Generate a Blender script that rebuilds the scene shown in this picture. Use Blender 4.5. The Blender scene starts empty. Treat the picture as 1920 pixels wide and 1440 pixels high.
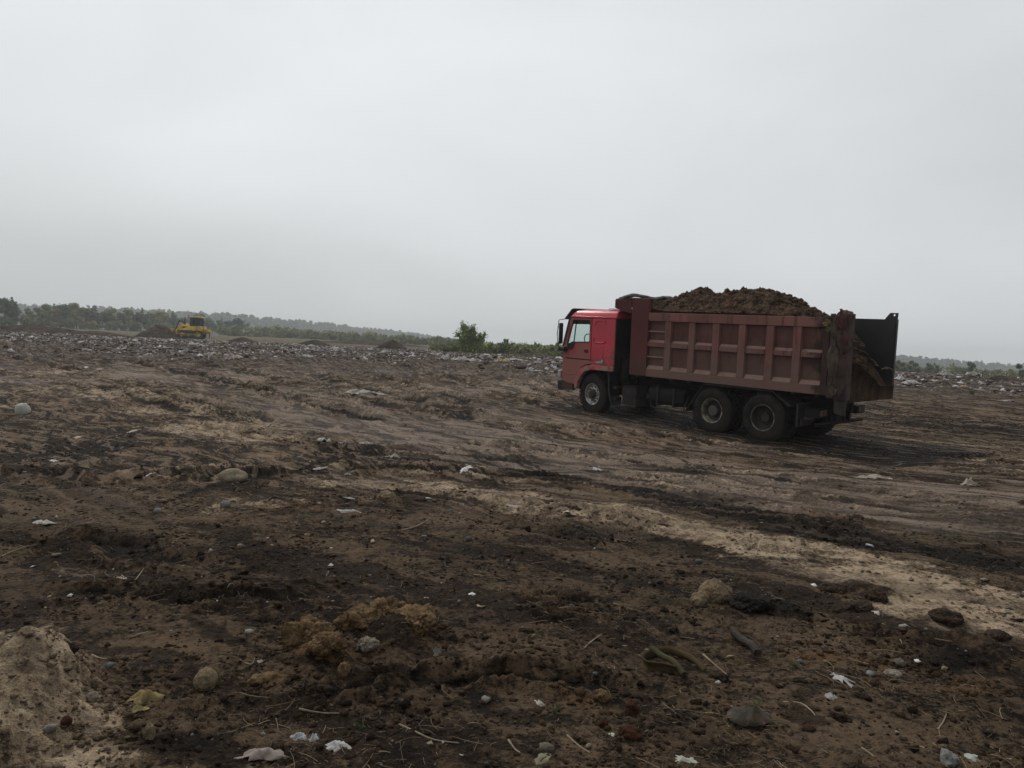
import bpy, bmesh, math, random
import numpy as np
from mathutils import Matrix, Vector
random.seed(7); RNG = np.random.default_rng(7)
SC = bpy.context.scene
COL = SC.collection

# ------------------------------------------------------------------ camera
PITCH = math.radians(2.2); ROLL = math.radians(2.577); EYE = 1.6; FPX = 1450.0
Fv = np.array([0, math.cos(PITCH), -math.sin(PITCH)]); Uv = np.array([0, math.sin(PITCH), math.cos(PITCH)]); Rv = np.array([1., 0, 0])
R2 = Rv*math.cos(ROLL) + Uv*math.sin(ROLL); U2 = -Rv*math.sin(ROLL) + Uv*math.cos(ROLL)
cd = bpy.data.cameras.new("camera"); cam = bpy.data.objects.new("camera", cd); COL.objects.link(cam)
M = Matrix(((R2[0], U2[0], -Fv[0], 0), (R2[1], U2[1], -Fv[1], 0), (R2[2], U2[2], -Fv[2], EYE), (0, 0, 0, 1)))
cam.matrix_world = M
cd.sensor_width = 36.0; cd.lens = 36.0*FPX/1920.0; cd.clip_start = 0.05; cd.clip_end = 8000
SC.camera = cam

# ------------------------------------------------------------------ world: overcast sky
W = bpy.data.worlds.new("World"); SC.world = W; W.use_nodes = True
nt = W.node_tree; nt.nodes.clear()
def N(tree, kind, **kw):
    n = tree.nodes.new(kind)
    for k, v in kw.items():
        if k == 'ins':
            for kk, vv in v.items(): n.inputs[kk].default_value = vv
        else: setattr(n, k, v)
    return n
SUN_EL, SUN_ROT = 48.0, -35.0
sky = N(nt, 'ShaderNodeTexSky', sky_type='NISHITA', sun_disc=False, sun_elevation=math.radians(SUN_EL), sun_rotation=math.radians(SUN_ROT), air_density=1.5, dust_density=4.0)
tc = N(nt, 'ShaderNodeTexCoord'); sep = N(nt, 'ShaderNodeSeparateXYZ'); nt.links.new(tc.outputs['Generated'], sep.inputs[0])
mp = N(nt, 'ShaderNodeMapping'); mp.inputs['Scale'].default_value = (1.0, 1.0, 2.2); nt.links.new(tc.outputs['Generated'], mp.inputs[0])
nz = N(nt, 'ShaderNodeTexNoise', ins={'Scale': 2.0, 'Detail': 5.0, 'Roughness': 0.50, 'Distortion': 0.4}); nt.links.new(mp.outputs[0], nz.inputs['Vector'])
def mth(tree, op, a, b=None, c=None, clamp=False):
    n = tree.nodes.new('ShaderNodeMath'); n.operation = op; n.use_clamp = clamp
    for i, v in enumerate((a, b, c)):
        if v is None: continue
        if isinstance(v, (int, float)): n.inputs[i].default_value = v
        else: tree.links.new(v, n.inputs[i])
    return n.outputs[0]
# cloud brightness rises from the horizon up to about 15 degrees, then dips again
el = N(nt, 'ShaderNodeValToRGB'); cr = el.color_ramp
cr.elements[0].position = 0.0; cr.elements[0].color = (.745, .775, .785, 1)
cr.elements[1].position = 1.0; cr.elements[1].color = (.62, .63, .64, 1)
for p_, c_ in ((.045, .72), (.09, .70), (.16, .71), (.25, .745), (.36, .77), (.55, .75)):
    e = cr.elements.new(p_); e.color = (c_*.985, c_*1.02, c_*1.045, 1)
nt.links.new(sep.outputs[2], el.inputs[0])
nv = mth(nt, 'MULTIPLY_ADD', nz.outputs['Fac'], 0.34, 0.845)
# darker bank low on the left, lighter low on the right
lft = mth(nt, 'MULTIPLY_ADD', sep.outputs[0], 0.20, 1.0)
low = mth(nt, 'SUBTRACT', 1.0, mth(nt, 'MULTIPLY', sep.outputs[2], 4.5), clamp=True)
lm = mth(nt, 'ADD', mth(nt, 'MULTIPLY', low, mth(nt, 'SUBTRACT', lft, 1.0)), 1.0)
# a greyer mass in the upper right
rg = mth(nt, 'SUBTRACT', 1.0, mth(nt, 'MULTIPLY', mth(nt, 'MULTIPLY', mth(nt, 'SUBTRACT', sep.outputs[0], 0.1, clamp=True), mth(nt, 'SUBTRACT', 1.0, low)), 0.34))
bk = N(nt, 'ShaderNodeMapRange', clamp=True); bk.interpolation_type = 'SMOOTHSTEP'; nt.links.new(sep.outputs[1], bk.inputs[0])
for i_, v_ in ((1, -.75), (2, .45), (3, .50), (4, 1.0)): bk.inputs[i_].default_value = v_  # unseen sky behind the camera dimmed to give directional shading
# a low blue-grey bank in the west
bx_ = N(nt, 'ShaderNodeMapRange', clamp=True); bx_.interpolation_type = 'SMOOTHSTEP'; nt.links.new(mth(nt, 'ADD', sep.outputs[0], mth(nt, 'MULTIPLY', mth(nt, 'SUBTRACT', nz.outputs['Fac'], .5), .5)), bx_.inputs[0])
for i_, v_ in ((1, .15), (2, -.45), (3, 0), (4, .10)): bx_.inputs[i_].default_value = v_
bz_ = N(nt, 'ShaderNodeMapRange', clamp=True); bz_.interpolation_type = 'SMOOTHSTEP'; nt.links.new(mth(nt, 'ABSOLUTE', mth(nt, 'SUBTRACT', sep.outputs[2], .085)), bz_.inputs[0])
for i_, v_ in ((1, .10), (2, .0), (3, 0), (4, 1.0)): bz_.inputs[i_].default_value = v_
bank = mth(nt, 'SUBTRACT', 1.0, mth(nt, 'MULTIPLY', bx_.outputs[0], bz_.outputs[0]))
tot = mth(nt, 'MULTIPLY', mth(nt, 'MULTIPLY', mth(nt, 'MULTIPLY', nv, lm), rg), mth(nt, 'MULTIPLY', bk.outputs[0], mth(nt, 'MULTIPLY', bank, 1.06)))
mul = N(nt, 'ShaderNodeVectorMath', operation='SCALE'); nt.links.new(el.outputs[0], mul.inputs[0]); nt.links.new(tot, mul.inputs['Scale'])
sk = N(nt, 'ShaderNodeVectorMath', operation='SCALE'); sk.inputs['Scale'].default_value = 0.10; nt.links.new(sky.outputs[0], sk.inputs[0])
mx = N(nt, 'ShaderNodeMix', data_type='RGBA'); mx.inputs[0].default_value = 0.96
nt.links.new(sk.outputs[0], mx.inputs[6]); nt.links.new(mul.outputs[0], mx.inputs[7])
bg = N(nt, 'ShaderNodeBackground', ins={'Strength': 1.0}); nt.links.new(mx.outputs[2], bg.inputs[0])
wo = N(nt, 'ShaderNodeOutputWorld'); nt.links.new(bg.outputs[0], wo.inputs[0])

# ------------------------------------------------------------------ sun behind the cloud
sd = bpy.data.lights.new("sun", 'SUN'); sd.energy = 1.4; sd.angle = math.radians(15); sd.color = (1.0, .97, .92)
sun = bpy.data.objects.new("sun", sd); COL.objects.link(sun)
a_, e_ = math.radians(SUN_ROT), math.radians(SUN_EL)
sdir = Vector((math.sin(a_)*math.cos(e_), math.cos(a_)*math.cos(e_), math.sin(e_)))
sun.rotation_euler = sdir.to_track_quat('Z', 'Y').to_euler()
SC.view_settings.view_transform = 'Standard'; SC.view_settings.look = 'None'; SC.view_settings.gamma = 1.0
SC.view_settings.exposure = 0.0; SC.view_settings.use_curve_mapping = False
SC.cycles.use_denoising = True; SC.cycles.max_bounces = 5; SC.cycles.volume_bounces = 2
SC.cycles.diffuse_bounces = 2; SC.cycles.transparent_max_bounces = 8

# ================================================================== helpers
def tag(o, label=None, cat=None, group=None, kind=None):
    if label: o['label'] = label
    if cat: o['category'] = cat
    if group: o['group'] = group
    if kind: o['kind'] = kind
    return o
def empty(name, mat=None, loc=None):
    o = bpy.data.objects.new(name, None); COL.objects.link(o); o.empty_display_size = 0.3
    if mat is not None: o.matrix_world = mat
    if loc is not None: o.location = loc
    return o
def mesh_np(name, V, Fs, mat=None, smooth=False):
    """V (n,3) array, Fs list of (m,k) int arrays"""
    me = bpy.data.meshes.new(name); V = np.asarray(V, np.float32)
    me.vertices.add(len(V)); me.vertices.foreach_set('co', V.ravel())
    if not isinstance(Fs, (list, tuple)): Fs = [Fs]
    Fs = [np.asarray(f, np.int32) for f in Fs if len(f)]
    nl = sum(f.size for f in Fs); npoly = sum(len(f) for f in Fs)
    me.loops.add(nl); me.loops.foreach_set('vertex_index', np.concatenate([f.ravel() for f in Fs]))
    st, o = [], 0
    for f in Fs:
        st.append(o + np.arange(len(f))*f.shape[1]); o += f.size
    me.polygons.add(npoly); me.polygons.foreach_set('loop_start', np.concatenate(st).astype(np.int32))
    me.update(calc_edges=True)
    if smooth: me.polygons.foreach_set('use_smooth', np.ones(npoly, bool))
    if mat: me.materials.append(mat)
    return me
def obj(name, me, parent=None):
    o = bpy.data.objects.new(name, me); COL.objects.link(o)
    if parent: o.parent = parent
    return o
def fattr(me, name, arr, dom='POINT'):
    a = me.attributes.new(name, 'FLOAT_COLOR', dom); arr = np.asarray(arr, np.float32)
    if arr.shape[1] == 3: arr = np.c_[arr, np.ones(len(arr), np.float32)]
    a.data.foreach_set('color', arr.ravel().astype(np.float32))

class MB:
    def __init__(s): s.bm = bmesh.new()
    def box(s, a, b, rot=None, piv=None):
        a = Vector(a); b = Vector(b); r = bmesh.ops.create_cube(s.bm, size=1)
        c = (a+b)/2; d = b-a
        for v in r['verts']:
            v.co = Vector((v.co.x*abs(d.x), v.co.y*abs(d.y), v.co.z*abs(d.z)))
            if rot is not None and piv is None: v.co = rot @ v.co
            v.co += c
            if rot is not None and piv is not None: v.co = rot @ (v.co-Vector(piv)) + Vector(piv)
        return s
    def prism(s, pts, axis, t0, t1):
        """pts 2D polygon; axis 'y': (x,z) extruded over y; 'x': (y,z) over x; 'z': (x,y) over z"""
        def P(p, t):
            return {'y': (p[0], t, p[1]), 'x': (t, p[0], p[1]), 'z': (p[0], p[1], t)}[axis]
        A = [s.bm.verts.new(P(p, t0)) for p in pts]; B = [s.bm.verts.new(P(p, t1)) for p in pts]
        n = len(pts)
        s.bm.faces.new(A); s.bm.faces.new(B[::-1])
        for i in range(n): s.bm.faces.new((A[i], B[i], B[(i+1) % n], A[(i+1) % n]))
        return s
    def plate(s, outer, holes, t0, t1, axis='y'):
        """flat plate with holes"""
        def P(p, t): return {'y': (p[0], t, p[1]), 'x': (t, p[0], p[1])}[axis]
        loops = [outer]+holes; ed = []; LV = []
        for lp in loops:
            vs = [s.bm.verts.new(P(p, t0)) for p in lp]; LV.append(vs)
            ed += [s.bm.edges.new((vs[i], vs[(i+1) % len(vs)])) for i in range(len(vs))]
        g = bmesh.ops.triangle_fill(s.bm, use_beauty=True, use_dissolve=False, edges=ed)
        fs = [f for f in g['geom'] if isinstance(f, bmesh.types.BMFace)]
        mp_ = {}
        for vs, lp in zip(LV, loops):
            for v, p in zip(vs, lp): mp_[v] = s.bm.verts.new(P(p, t1))
        for f in fs: s.bm.faces.new([mp_[v] for v in f.verts][::-1])
        for vs in LV:
            n = len(vs)
            for i in range(n): s.bm.faces.new((vs[i], vs[(i+1) % n], mp_[vs[(i+1) % n]], mp_[vs[i]]))
        return s
    def tube(s, pts, r, seg=8, r1=None):
        pts = [Vector(p) for p in pts]; prev = None; n = len(pts)
        for i, p in enumerate(pts):
            d = (pts[min(i+1, n-1)]-pts[max(i-1, 0)]).normalized()
            up = Vector((0, 0, 1)) if abs(d.z) < .9 else Vector((1, 0, 0))
            x = d.cross(up).normalized(); y = d.cross(x)
            rr = r if r1 is None else r+(r1-r)*i/max(1, n-1)
            ring = [s.bm.verts.new(p+rr*(x*math.cos(2*math.pi*k/seg)+y*math.sin(2*math.pi*k/seg))) for k in range(seg)]
            if prev:
                for k in range(seg): s.bm.faces.new((prev[k], prev[(k+1) % seg], ring[(k+1) % seg], ring[k]))
            else: s.bm.faces.new(ring[::-1])
            prev = ring
        s.bm.faces.new(prev); return s
    def lathe(s, prof, c, axis='y', seg=40, sgn=1):
        """prof list of (offset along axis, radius), about centre c; closed ends when radius 0"""
        c = Vector(c); rings = []
        for off, r in prof:
            ring = []
            for k in range(seg):
                a = 2*math.pi*k/seg
                if axis == 'y': q = Vector((r*math.cos(a), off*sgn, r*math.sin(a)))
                elif axis == 'x': q = Vector((off*sgn, r*math.cos(a), r*math.sin(a)))
                else: q = Vector((r*math.cos(a), r*math.sin(a), off*sgn))
                ring.append(s.bm.verts.new(c+q))
            rings.append(ring)
        for A, B in zip(rings, rings[1:]):
            for k in range(seg): s.bm.faces.new((A[k], A[(k+1) % seg], B[(k+1) % seg], B[k]))
        for rg_, (off, r) in ((rings[0], prof[0]), (rings[-1], prof[-1])):
            if 1e-4 < r < .05 or r >= .05: pass
        if prof[0][1] > 0: pass
        return s
    def rings(s, R, cap=True):
        """loft closed rings of equal vertex count"""
        VR = [[s.bm.verts.new(p) for p in r] for r in R]; n = len(R[0])
        for A, B in zip(VR, VR[1:]):
            for k in range(n): s.bm.faces.new((A[k], A[(k+1) % n], B[(k+1) % n], B[k]))
        if cap: s.bm.faces.new(VR[0][::-1]); s.bm.faces.new(VR[-1])
        return s
    def build(s, name, mat, parent=None, bevel=0, smooth=False, seg=2):
        bmesh.ops.remove_doubles(s.bm, verts=s.bm.verts, dist=1e-5)
        bmesh.ops.recalc_face_normals(s.bm, faces=s.bm.faces)
        me = bpy.data.meshes.new(name); s.bm.to_mesh(me); s.bm.free()
        me.materials.append(mat)
        if smooth:
            for p in me.polygons: p.use_smooth = True
            try: me.set_sharp_from_angle(angle=math.radians(40))
            except Exception: pass
        o = obj(name, me, parent)
        if bevel:
            m = o.modifiers.new('bevel', 'BEVEL'); m.width = bevel; m.segments = seg; m.limit_method = 'ANGLE'; m.angle_limit = math.radians(35)
        return o

# numpy gradient noise ------------------------------------------------
_perm = np.random.default_rng(3).permutation(256); _perm = np.r_[_perm, _perm]
_ga = np.random.default_rng(4).uniform(0, 2*np.pi, 256); _gx = np.cos(_ga); _gy = np.sin(_ga)
def perlin(x, y, seed=0):
    x = x+seed*17.31; y = y+seed*9.17
    xi = np.floor(x).astype(np.int64); yi = np.floor(y).astype(np.int64); xf = x-xi; yf = y-yi
    xi &= 255; yi &= 255; u = xf*xf*xf*(xf*(xf*6-15)+10); v = yf*yf*yf*(yf*(yf*6-15)+10)
    def g(ix, iy, dx, dy):
        h = _perm[_perm[ix & 255]+(iy & 255)]; return _gx[h]*dx+_gy[h]*dy
    a = g(xi, yi, xf, yf); b = g(xi+1, yi, xf-1, yf); c = g(xi, yi+1, xf, yf-1); d = g(xi+1, yi+1, xf-1, yf-1)
    return ((a+u*(b-a))*(1-v)+(c+u*(d-c))*v)*1.5
def fbm(x, y, octs=4, seed=0, gain=.5, ridged=False):
    r = 0; a = 1; t = 0
    for i in range(octs):
        n = perlin(x*2**i, y*2**i, seed+i*3)
        if ridged: n = 1-2*np.abs(n)
        r = r+a*n; t += a; a *= gain
    return r/t
def sstep(a, b, x):
    t = np.clip((x-a)/(b-a), 0, 1); return t*t*(3-2*t)

# ================================================================== terrain functions
_tx = np.arange(-60, 2500, .5)
_tz = np.interp(_tx, [-60, 0, 6, 12, 15, 17, 21.1, 30, 40, 50, 60, 80, 110, 150, 300, 800, 2500], [-.05, -.02, -.04, -.13, -.15, -.09, .12, .50, .82, 1.08, 1.28, 1.5, 1.62, 2.2, 4.2, 9.0, 9.0])
_k = np.hanning(9); _k /= _k.sum(); _tz = np.convolve(np.pad(_tz, 4, mode='edge'), _k, 'valid')
def base(x, y):
    rt = sstep(-.02, .22, x/np.maximum(y, 1.))*sstep(90, 150, y)
    z = np.interp(y, _tx, _tz)*(1-rt)+1.35*rt+.011*np.clip(x-4, -25, 10)*sstep(4, 16, y)*(1-sstep(25, 45, y))
    return z
def at(px, py):
    """ground point of the base terrain along one sight line (full-size photo pixels)"""
    d = Fv+(px-960)/FPX*R2-(py-720)/FPX*U2; o = np.array([0, 0, EYE])
    t0, t1 = 1.0, 1.0
    ts = np.geomspace(1.5, 600, 4000); P = o+ts[:, None]*d; s = P[:, 2]-base(P[:, 0], P[:, 1])
    k = np.argmax(s < 0)
    if not (s < 0).any(): k = len(ts)-1
    return float(P[k, 0]), float(P[k, 1])
def along(poly, x, y):
    """(s, t) coordinates about a polyline, t > 0 on its left"""
    poly = np.asarray(poly, float); best = np.full(np.shape(x), 1e9); S = np.zeros(np.shape(x)); T = np.zeros(np.shape(x)); acc = 0
    for i in range(len(poly)-1):
        a, b = poly[i], poly[i+1]; d = b-a; L = np.hypot(*d); d = d/L
        q = (x-a[0])*d[0]+(y-a[1])*d[1]; qc = np.clip(q, 0, L)
        if i == 0: qc = np.minimum(q, L)
        if i == len(poly)-2: qc = np.maximum(qc, q)
        ex = x-a[0]-qc*d[0]; ey = y-a[1]-qc*d[1]; D = ex*ex+ey*ey
        m = D < best; best = np.where(m, D, best); S = np.where(m, acc+qc, S)
        sg = np.sign(d[0]*(y-a[1])-d[1]*(x-a[0])); T = np.where(m, sg*np.sqrt(D), T); acc += L
    return S, T
LANE = [(24, -4), (12, 5.6), (6.3, 9.5), (3.6, 11.2), (1.2, 13.0), (-1.6, 16.4), (-5.2, 20.2), (-14, 28), (-26, 37), (-60, 60)]
LANE2 = [(10, 12.5), (6.2, 16.5), (2.2, 21.5), (-.8, 27.5), (-3.8, 35), (-8, 46), (-12, 60)]
# truck pose
TY, TP, TR = math.radians(130.07), math.radians(1.87), math.radians(-2.42)
TRUCK = Matrix.Translation((6.466, 17.849, -0.028)) @ Matrix.Rotation(TY, 4, 'Z') @ Matrix.Rotation(-TP, 4, 'Y') @ Matrix.Rotation(TR, 4, 'X')
_ti = np.array(TRUCK.inverted()); _tm = np.array(TRUCK)
def W2(pts): return [at(*p) for p in pts]
TANL = W2([(2100, 1215), (1920, 1150), (1750, 1100), (1600, 1062), (1450, 1030), (1300, 995), (1150, 965), (1000, 943), (860, 920), (740, 905), (600, 898)])
DARKL = W2([(2000, 1075), (1800, 1040), (1600, 1015), (1450, 985), (1300, 950), (1180, 925)])
RUTA = W2([(1250, 885), (1000, 880), (850, 868), (700, 850), (560, 880)])
# blobs: px, py, half width px, half height px, amount
TANB = [(400, 805, 110, 20, 1.1), (480, 822, 90, 10, .9), (230, 742, 130, 14, .7), (60, 735, 100, 14, .5), (120, 700, 160, 7, .6), (330, 770, 120, 9, .8), (640, 875, 90, 6, .7), (880, 700, 160, 6, .6), (1000, 740, 90, 6, .5), (20, 760, 60, 6, .5), (400, 905, 70, 12, .55),
        (50, 1260, 95, 75, 1.0), (60, 1210, 70, 20, .9), (30, 1340, 75, 60, .9), (1720, 1130, 70, 22, .9), (1830, 1170, 60, 20, .9), (1400, 1040, 60, 20, .6), (470, 950, 170, 26, .45),
        (150, 1075, 70, 10, .5), (720, 1010, 30, 6, .5), (560, 700, 150, 5, .45), (960, 722, 120, 6, .5), (700, 900, 130, 8, .5), (1150, 985, 90, 14, .4), (1750, 830, 300, 6, .45), (1650, 860, 300, 5, .35)]
BLKB = [(150, 845, 110, 22, 1.0), (110, 880, 90, 16, .8), (260, 820, 60, 8, .8), (1410, 1145, 70, 16, 1.0), (1080, 1000, 90, 26, .7), (1800, 1040, 130, 18, .7), (1560, 1005, 120, 12, .7),
        (880, 1040, 80, 22, .5), (700, 880, 90, 9, .7), (620, 940, 45, 22, .6), (1300, 1165, 40, 20, .6), (300, 1100, 90, 28, .5), (1750, 1240, 120, 24, .8), (250, 1400, 110, 30, .8), (1300, 935, 100, 10, .5),
        (80, 657, 70, 5, .9), (1850, 800, 220, 20, .75), (1500, 812, 90, 12, .5), (1600, 840, 60, 6, .5), (700, 1290, 160, 40, .5), (1200, 1080, 120, 26, .55), (1480, 1300, 60, 22, .4), (1480, 1400, 60, 24, .45)]
ORGB = [(600, 1225, 75, 30, .9), (720, 1180, 90, 26, .8), (790, 1200, 60, 18, .7), (550, 960, 260, 40, .45), (430, 1100, 150, 20, .35), (1000, 1070, 60, 30, .4), (1560, 1240, 110, 18, .6), (1800, 1300, 120, 18, .6), (1110, 1340, 50, 30, .5), (90, 1050, 80, 14, .4), (960, 1290, 40, 14, .5), (1750, 780, 200, 12, .35)]
def blobs(L, x, y):
    r = np.zeros(np.shape(x))
    for px, py, hw, hh, am in L:
        cx, cy = at(px, py); ex = abs(at(px+hw, py)[0]-cx); ey = max(.04, (at(px, py-hh)[1]-at(px, min(py+hh, 1600))[1])/2)
        k = ((x-cx)/ex)**2+((y-cy)/ey)**2
        r = np.maximum(r, am*np.exp(-k*.8))
    return r
PILES = [(20, 1330, 160, .17), (-10, 1420, 130, .16), (85, 1290, 100, .10), (600, 1240, 60, .10), (725, 1200, 75, .12), (1600, 1105, 30, .07), (1655, 1115, 35, .07), (1780, 1165, 40, .07), (1440, 1140, 60, .03), (740, 950, 40, .09), (1235, 858, 45, .06)]
_piles = []
for px, py, hw, hh in PILES:
    cx, cy = at(px, py); _piles.append((cx, cy, abs(at(px+hw, py)[0]-cx), hh))
RUTS = [([(0, 668), (150, 700), (330, 745), (520, 790)], .30, .13), ([(-60, 685), (180, 730), (360, 775)], .26, .10), ([(130, 668), (330, 700), (520, 745), (700, 790)], .32, .14), ([(300, 670), (450, 700), (600, 735), (760, 770)], .30, .13),
        ([(440, 678), (600, 712), (760, 750), (900, 788)], .34, .14), ([(740, 685), (900, 728), (1050, 775)], .30, .13), ([(850, 688), (960, 715), (1090, 760)], .28, .12), ([(930, 690), (1010, 712), (1075, 738)], .26, .10), ([(220, 672), (400, 712), (560, 760)], .22, .10), ([(620, 690), (760, 722), (880, 760)], .3, .13),
        ([(2000, 880), (1700, 845), (1560, 830)], .20, .06), ([(2000, 905), (1650, 862), (1400, 838), (1150, 815), (900, 795)], .22, .07), ([(2000, 975), (1600, 915), (1300, 880), (1050, 850), (850, 830)], .20, .06), ([(2000, 1000), (1600, 945), (1300, 905), (1100, 885)], .18, .06),
        ([(700, 912), (900, 938), (1100, 962), (1300, 995)], .12, .045), ([(1700, 1000), (1450, 965), (1250, 930), (1050, 900), (800, 880), (560, 878)], .26, .05), ([(560, 850), (760, 842), (900, 858), (1050, 862)], .28, .06), ([(300, 790), (500, 815), (640, 850)], .16, .06),
        ([(950, 1095), (1040, 1120), (1130, 1165)], .05, .03), ([(2000, 1290), (1800, 1215), (1600, 1180), (1450, 1160)], .10, .05), ([(0, 880), (200, 900), (420, 890), (560, 880)], .2, .07), ([(0, 1010), (260, 1040), (420, 1060)], .14, .05), ([(0, 1120), (300, 1140), (640, 1110)], .12, .05), ([(700, 1330), (1000, 1290), (1300, 1330)], .10, .045), ([(450, 1330), (620, 1300), (900, 1290)], .08, .045)]
RUTS = [(W2(p_), w_*(.8 if i < 10 else 1), d_*(.7 if i < 10 else .9)) for i, (p_, w_, d_) in enumerate(RUTS)]
_piles = []
for px, py, hw, hh in PILES:
    cx, cy = at(px, py); _piles.append((cx, cy, abs(at(px+hw, py)[0]-cx), hh))
def terrain(x, y, full=True):
    x = np.asarray(x, float); y = np.asarray(y, float)
    z = base(x, y)
    near = 1-sstep(18, 60, y); far = sstep(28, 36, y+np.clip(-x, 0, 25)*.12)*(1-sstep(95, 120, y))
    wx = x+.28*perlin(x*.9, y*.9, 5)+.10*perlin(x*3.1, y*3.1, 6); wy = y+.28*perlin(x*.9, y*.9, 7)+.10*perlin(x*3.1, y*3.1, 8)
    S, T = along(LANE, wx, wy); S2, T2 = along(LANE2, wx, wy)
    w2 = np.exp(-(T2/3.2)**2)*sstep(14, 22, y)
    road = sstep(2.6, 1.4, np.abs(T+.1+.5*perlin(S*.2, T*0, 9)+.7*fbm(x*.6, y*.6, 3, 64)))*sstep(26, 18, y)
    ap_ = sstep(-8.5, -5.5, T+1.2*perlin(x*.3, y*.3, 62))*sstep(1.5, 0, T)*(y < 30)*np.clip(.6+.9*fbm(S*.25, T*.8, 3, 63), .1, 1); road = np.maximum(road, ap_*.8)
    mid_ = sstep(15.5, 20, y+.25*x)*sstep(46, 33, y)*sstep(7, 2, x)*np.clip(.55+1.1*fbm(x*.18, y*.18, 2, 61), .1, 1)
    road = np.maximum(road, mid_*.85)
    # long smears and ruts that follow the lanes
    stA = fbm(S*.35, T*2.4, 4, 11, .6); stB = fbm(S2*.35, T2*2.4, 4, 12, .6)
    st = stA*(1-w2)+stB*w2
    rut = np.maximum(0, -fbm(S*.12, T*.9, 2, 13))*(1-w2)+np.maximum(0, -fbm(S2*.12, T2*1.1, 2, 14))*w2
    rid = fbm(S*.9, T*3.6, 3, 15, .55, True)*(1-w2)+fbm(S2*.9, T2*3.6, 3, 16, .55, True)*w2
    big = fbm(x*.16, y*.16, 3, 21)
    rough = np.clip(.55+.9*fbm(x*.5, y*.5, 2, 22), 0, 1.2)*(1-.68*road)
    z = z+big*.09*sstep(3, 8, y)*(1-far*.5)+st*.045*(.5+road*.4)*sstep(2, 5, y)*(1-.3*near)-rut*.10*sstep(4, 8, y)+rid*.028*(1-.35*road)*sstep(5, 8, y)
    midz = sstep(16, 22, y)*(1-sstep(34, 44, y)); z = z+midz*(fbm(S*.35, T*.9, 3, 71, .5, True)*(1-w2)+fbm(S2*.35, T2*.9, 3, 72, .5, True)*w2)*.05
    f1 = fbm(x*2.3, y*2.3, 3, 23, .55); f2 = fbm(x*9, y*9, 3, 24, .6, True); f3 = fbm(x*27, y*27, 2, 26, .6)
    z = z+rough*(f1*.060+(f2-.2)*.030+f3*.011)+road*(f3*.003+(f2-.2)*.004)
    z = z+far*(.10*fbm(x*.5, y*.5, 3, 27)+.10*fbm(x*1.6, y*1.6, 3, 28))
    for cx, cy, r, h in _piles:
        k = np.sqrt((x-cx)**2+(y-cy)**2)/r
        m = k < 2.2
        z = z+np.where(m, h*np.exp(-(k*1.15)**2.6)*(1+.25*f1+.10*f2), 0)
    rutm = np.zeros_like(x); berm = np.zeros_like(x); wob = 1+.5*perlin(x*.7, y*.7, 81)
    for i, (P_, w_, d_) in enumerate(RUTS):
        xs_ = [p[0] for p in P_]; ys_ = [p[1] for p in P_]; mk = (x > min(xs_)-2.5) & (x < max(xs_)+2.5) & (y > min(ys_)-2.5) & (y < max(ys_)+2.5)
        if not mk.any(): continue
        s_, t_ = along(P_, wx[mk], wy[mk]); Lt = sum(math.dist(P_[j], P_[j+1]) for j in range(len(P_)-1)); wn = sstep(-.2, .8, s_)*sstep(Lt+.2, Lt-.8, s_)*wob[mk]
        a_ = np.exp(-(t_/w_)**4)*wn; e_ = np.exp(-((np.abs(t_)-1.75*w_)/(.6*w_))**2)*wn
        z[mk] += -d_*a_*(1+.25*np.sin(s_*2*np.pi/.24)*(w_ > .15))+d_*.75*e_*(.8+.5*f1[mk]+1.1*f2[mk]); rutm[mk] = np.maximum(rutm[mk], a_); berm[mk] = np.maximum(berm[mk], e_)
    # a patch of tread prints in the foreground
    cx, cy = at(1055, 1140); c_, s_ = math.cos(.25), math.sin(.25); qx = (x-cx)*c_+(y-cy)*s_; qy = -(x-cx)*s_+(y-cy)*c_
    tr = np.exp(-(qx/.28)**4-(qy/.36)**4); z = z+tr*.032*np.sin(qy*2*np.pi/.13+2*perlin(x*2, y*2, 31))
    # ground carries the truck
    lu = _ti[0, 0]*x+_ti[0, 1]*y+_ti[0, 3]; lv = _ti[1, 0]*x+_ti[1, 1]*y+_ti[1, 3]
    plane = _tm[2, 3]+.03265*lu-.0423*lv+.03
    m = sstep(1.6, .4, np.maximum(np.abs(lu-2.2)-4.4, np.abs(lv)-1.35)); wt = sstep(.35, .15, np.abs(np.abs(lv)-.98))
    z = z*(1-m)+(plane+.35*(z-base(x, y))*(1-wt)+.015*f1*wt)*m
    if not full: return z
    tan = np.zeros_like(x); s_, t_ = along(TANL, wx, wy)
    tan = sstep(.72, .10, np.abs(t_)-.14)*(.86+1.05*fbm(x*1.2, y*2, 4, 33))*sstep(-.3, .4, s_)*sstep(11.5, 9.5, y)*sstep(-3.2, -2.0, x)
    tan = np.maximum(tan, blobs(TANB, wx, wy))
    for cx, cy, r, h in _piles[:3]: tan = np.maximum(tan, np.clip(1.75-np.sqrt((wx-cx)**2+(wy-cy)**2)/r*1.05, 0, 1))
    s_, t_ = along(DARKL, wx, wy); blk = sstep(.5, .1, np.abs(t_))*.85*sstep(-4, 0, x-.8)
    s_, t_ = along(RUTA, wx, wy); blk = np.maximum(blk, sstep(.45, .05, np.abs(t_))*.7*(x > -3.5)*(x < 3.2))
    blk = np.maximum(blk, np.clip(rutm*.85+.25*berm*(f1 > .1), 0, .95)*(.55+.9*np.clip(f2+.3, 0, 1))); tan = np.maximum(tan, berm*.5*(f1 < .1)*sstep(7, 10, y))
    blk = np.maximum(blk, blobs(BLKB, wx, wy)); org = blobs(ORGB, wx, wy)
    # shade of the truck painted into the soil colour under and around it
    blk = np.maximum(blk, sstep(1.2, .2, np.maximum(np.abs(lu-1.6)-4.6, np.abs(lv)-1.3))*.95)
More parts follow.
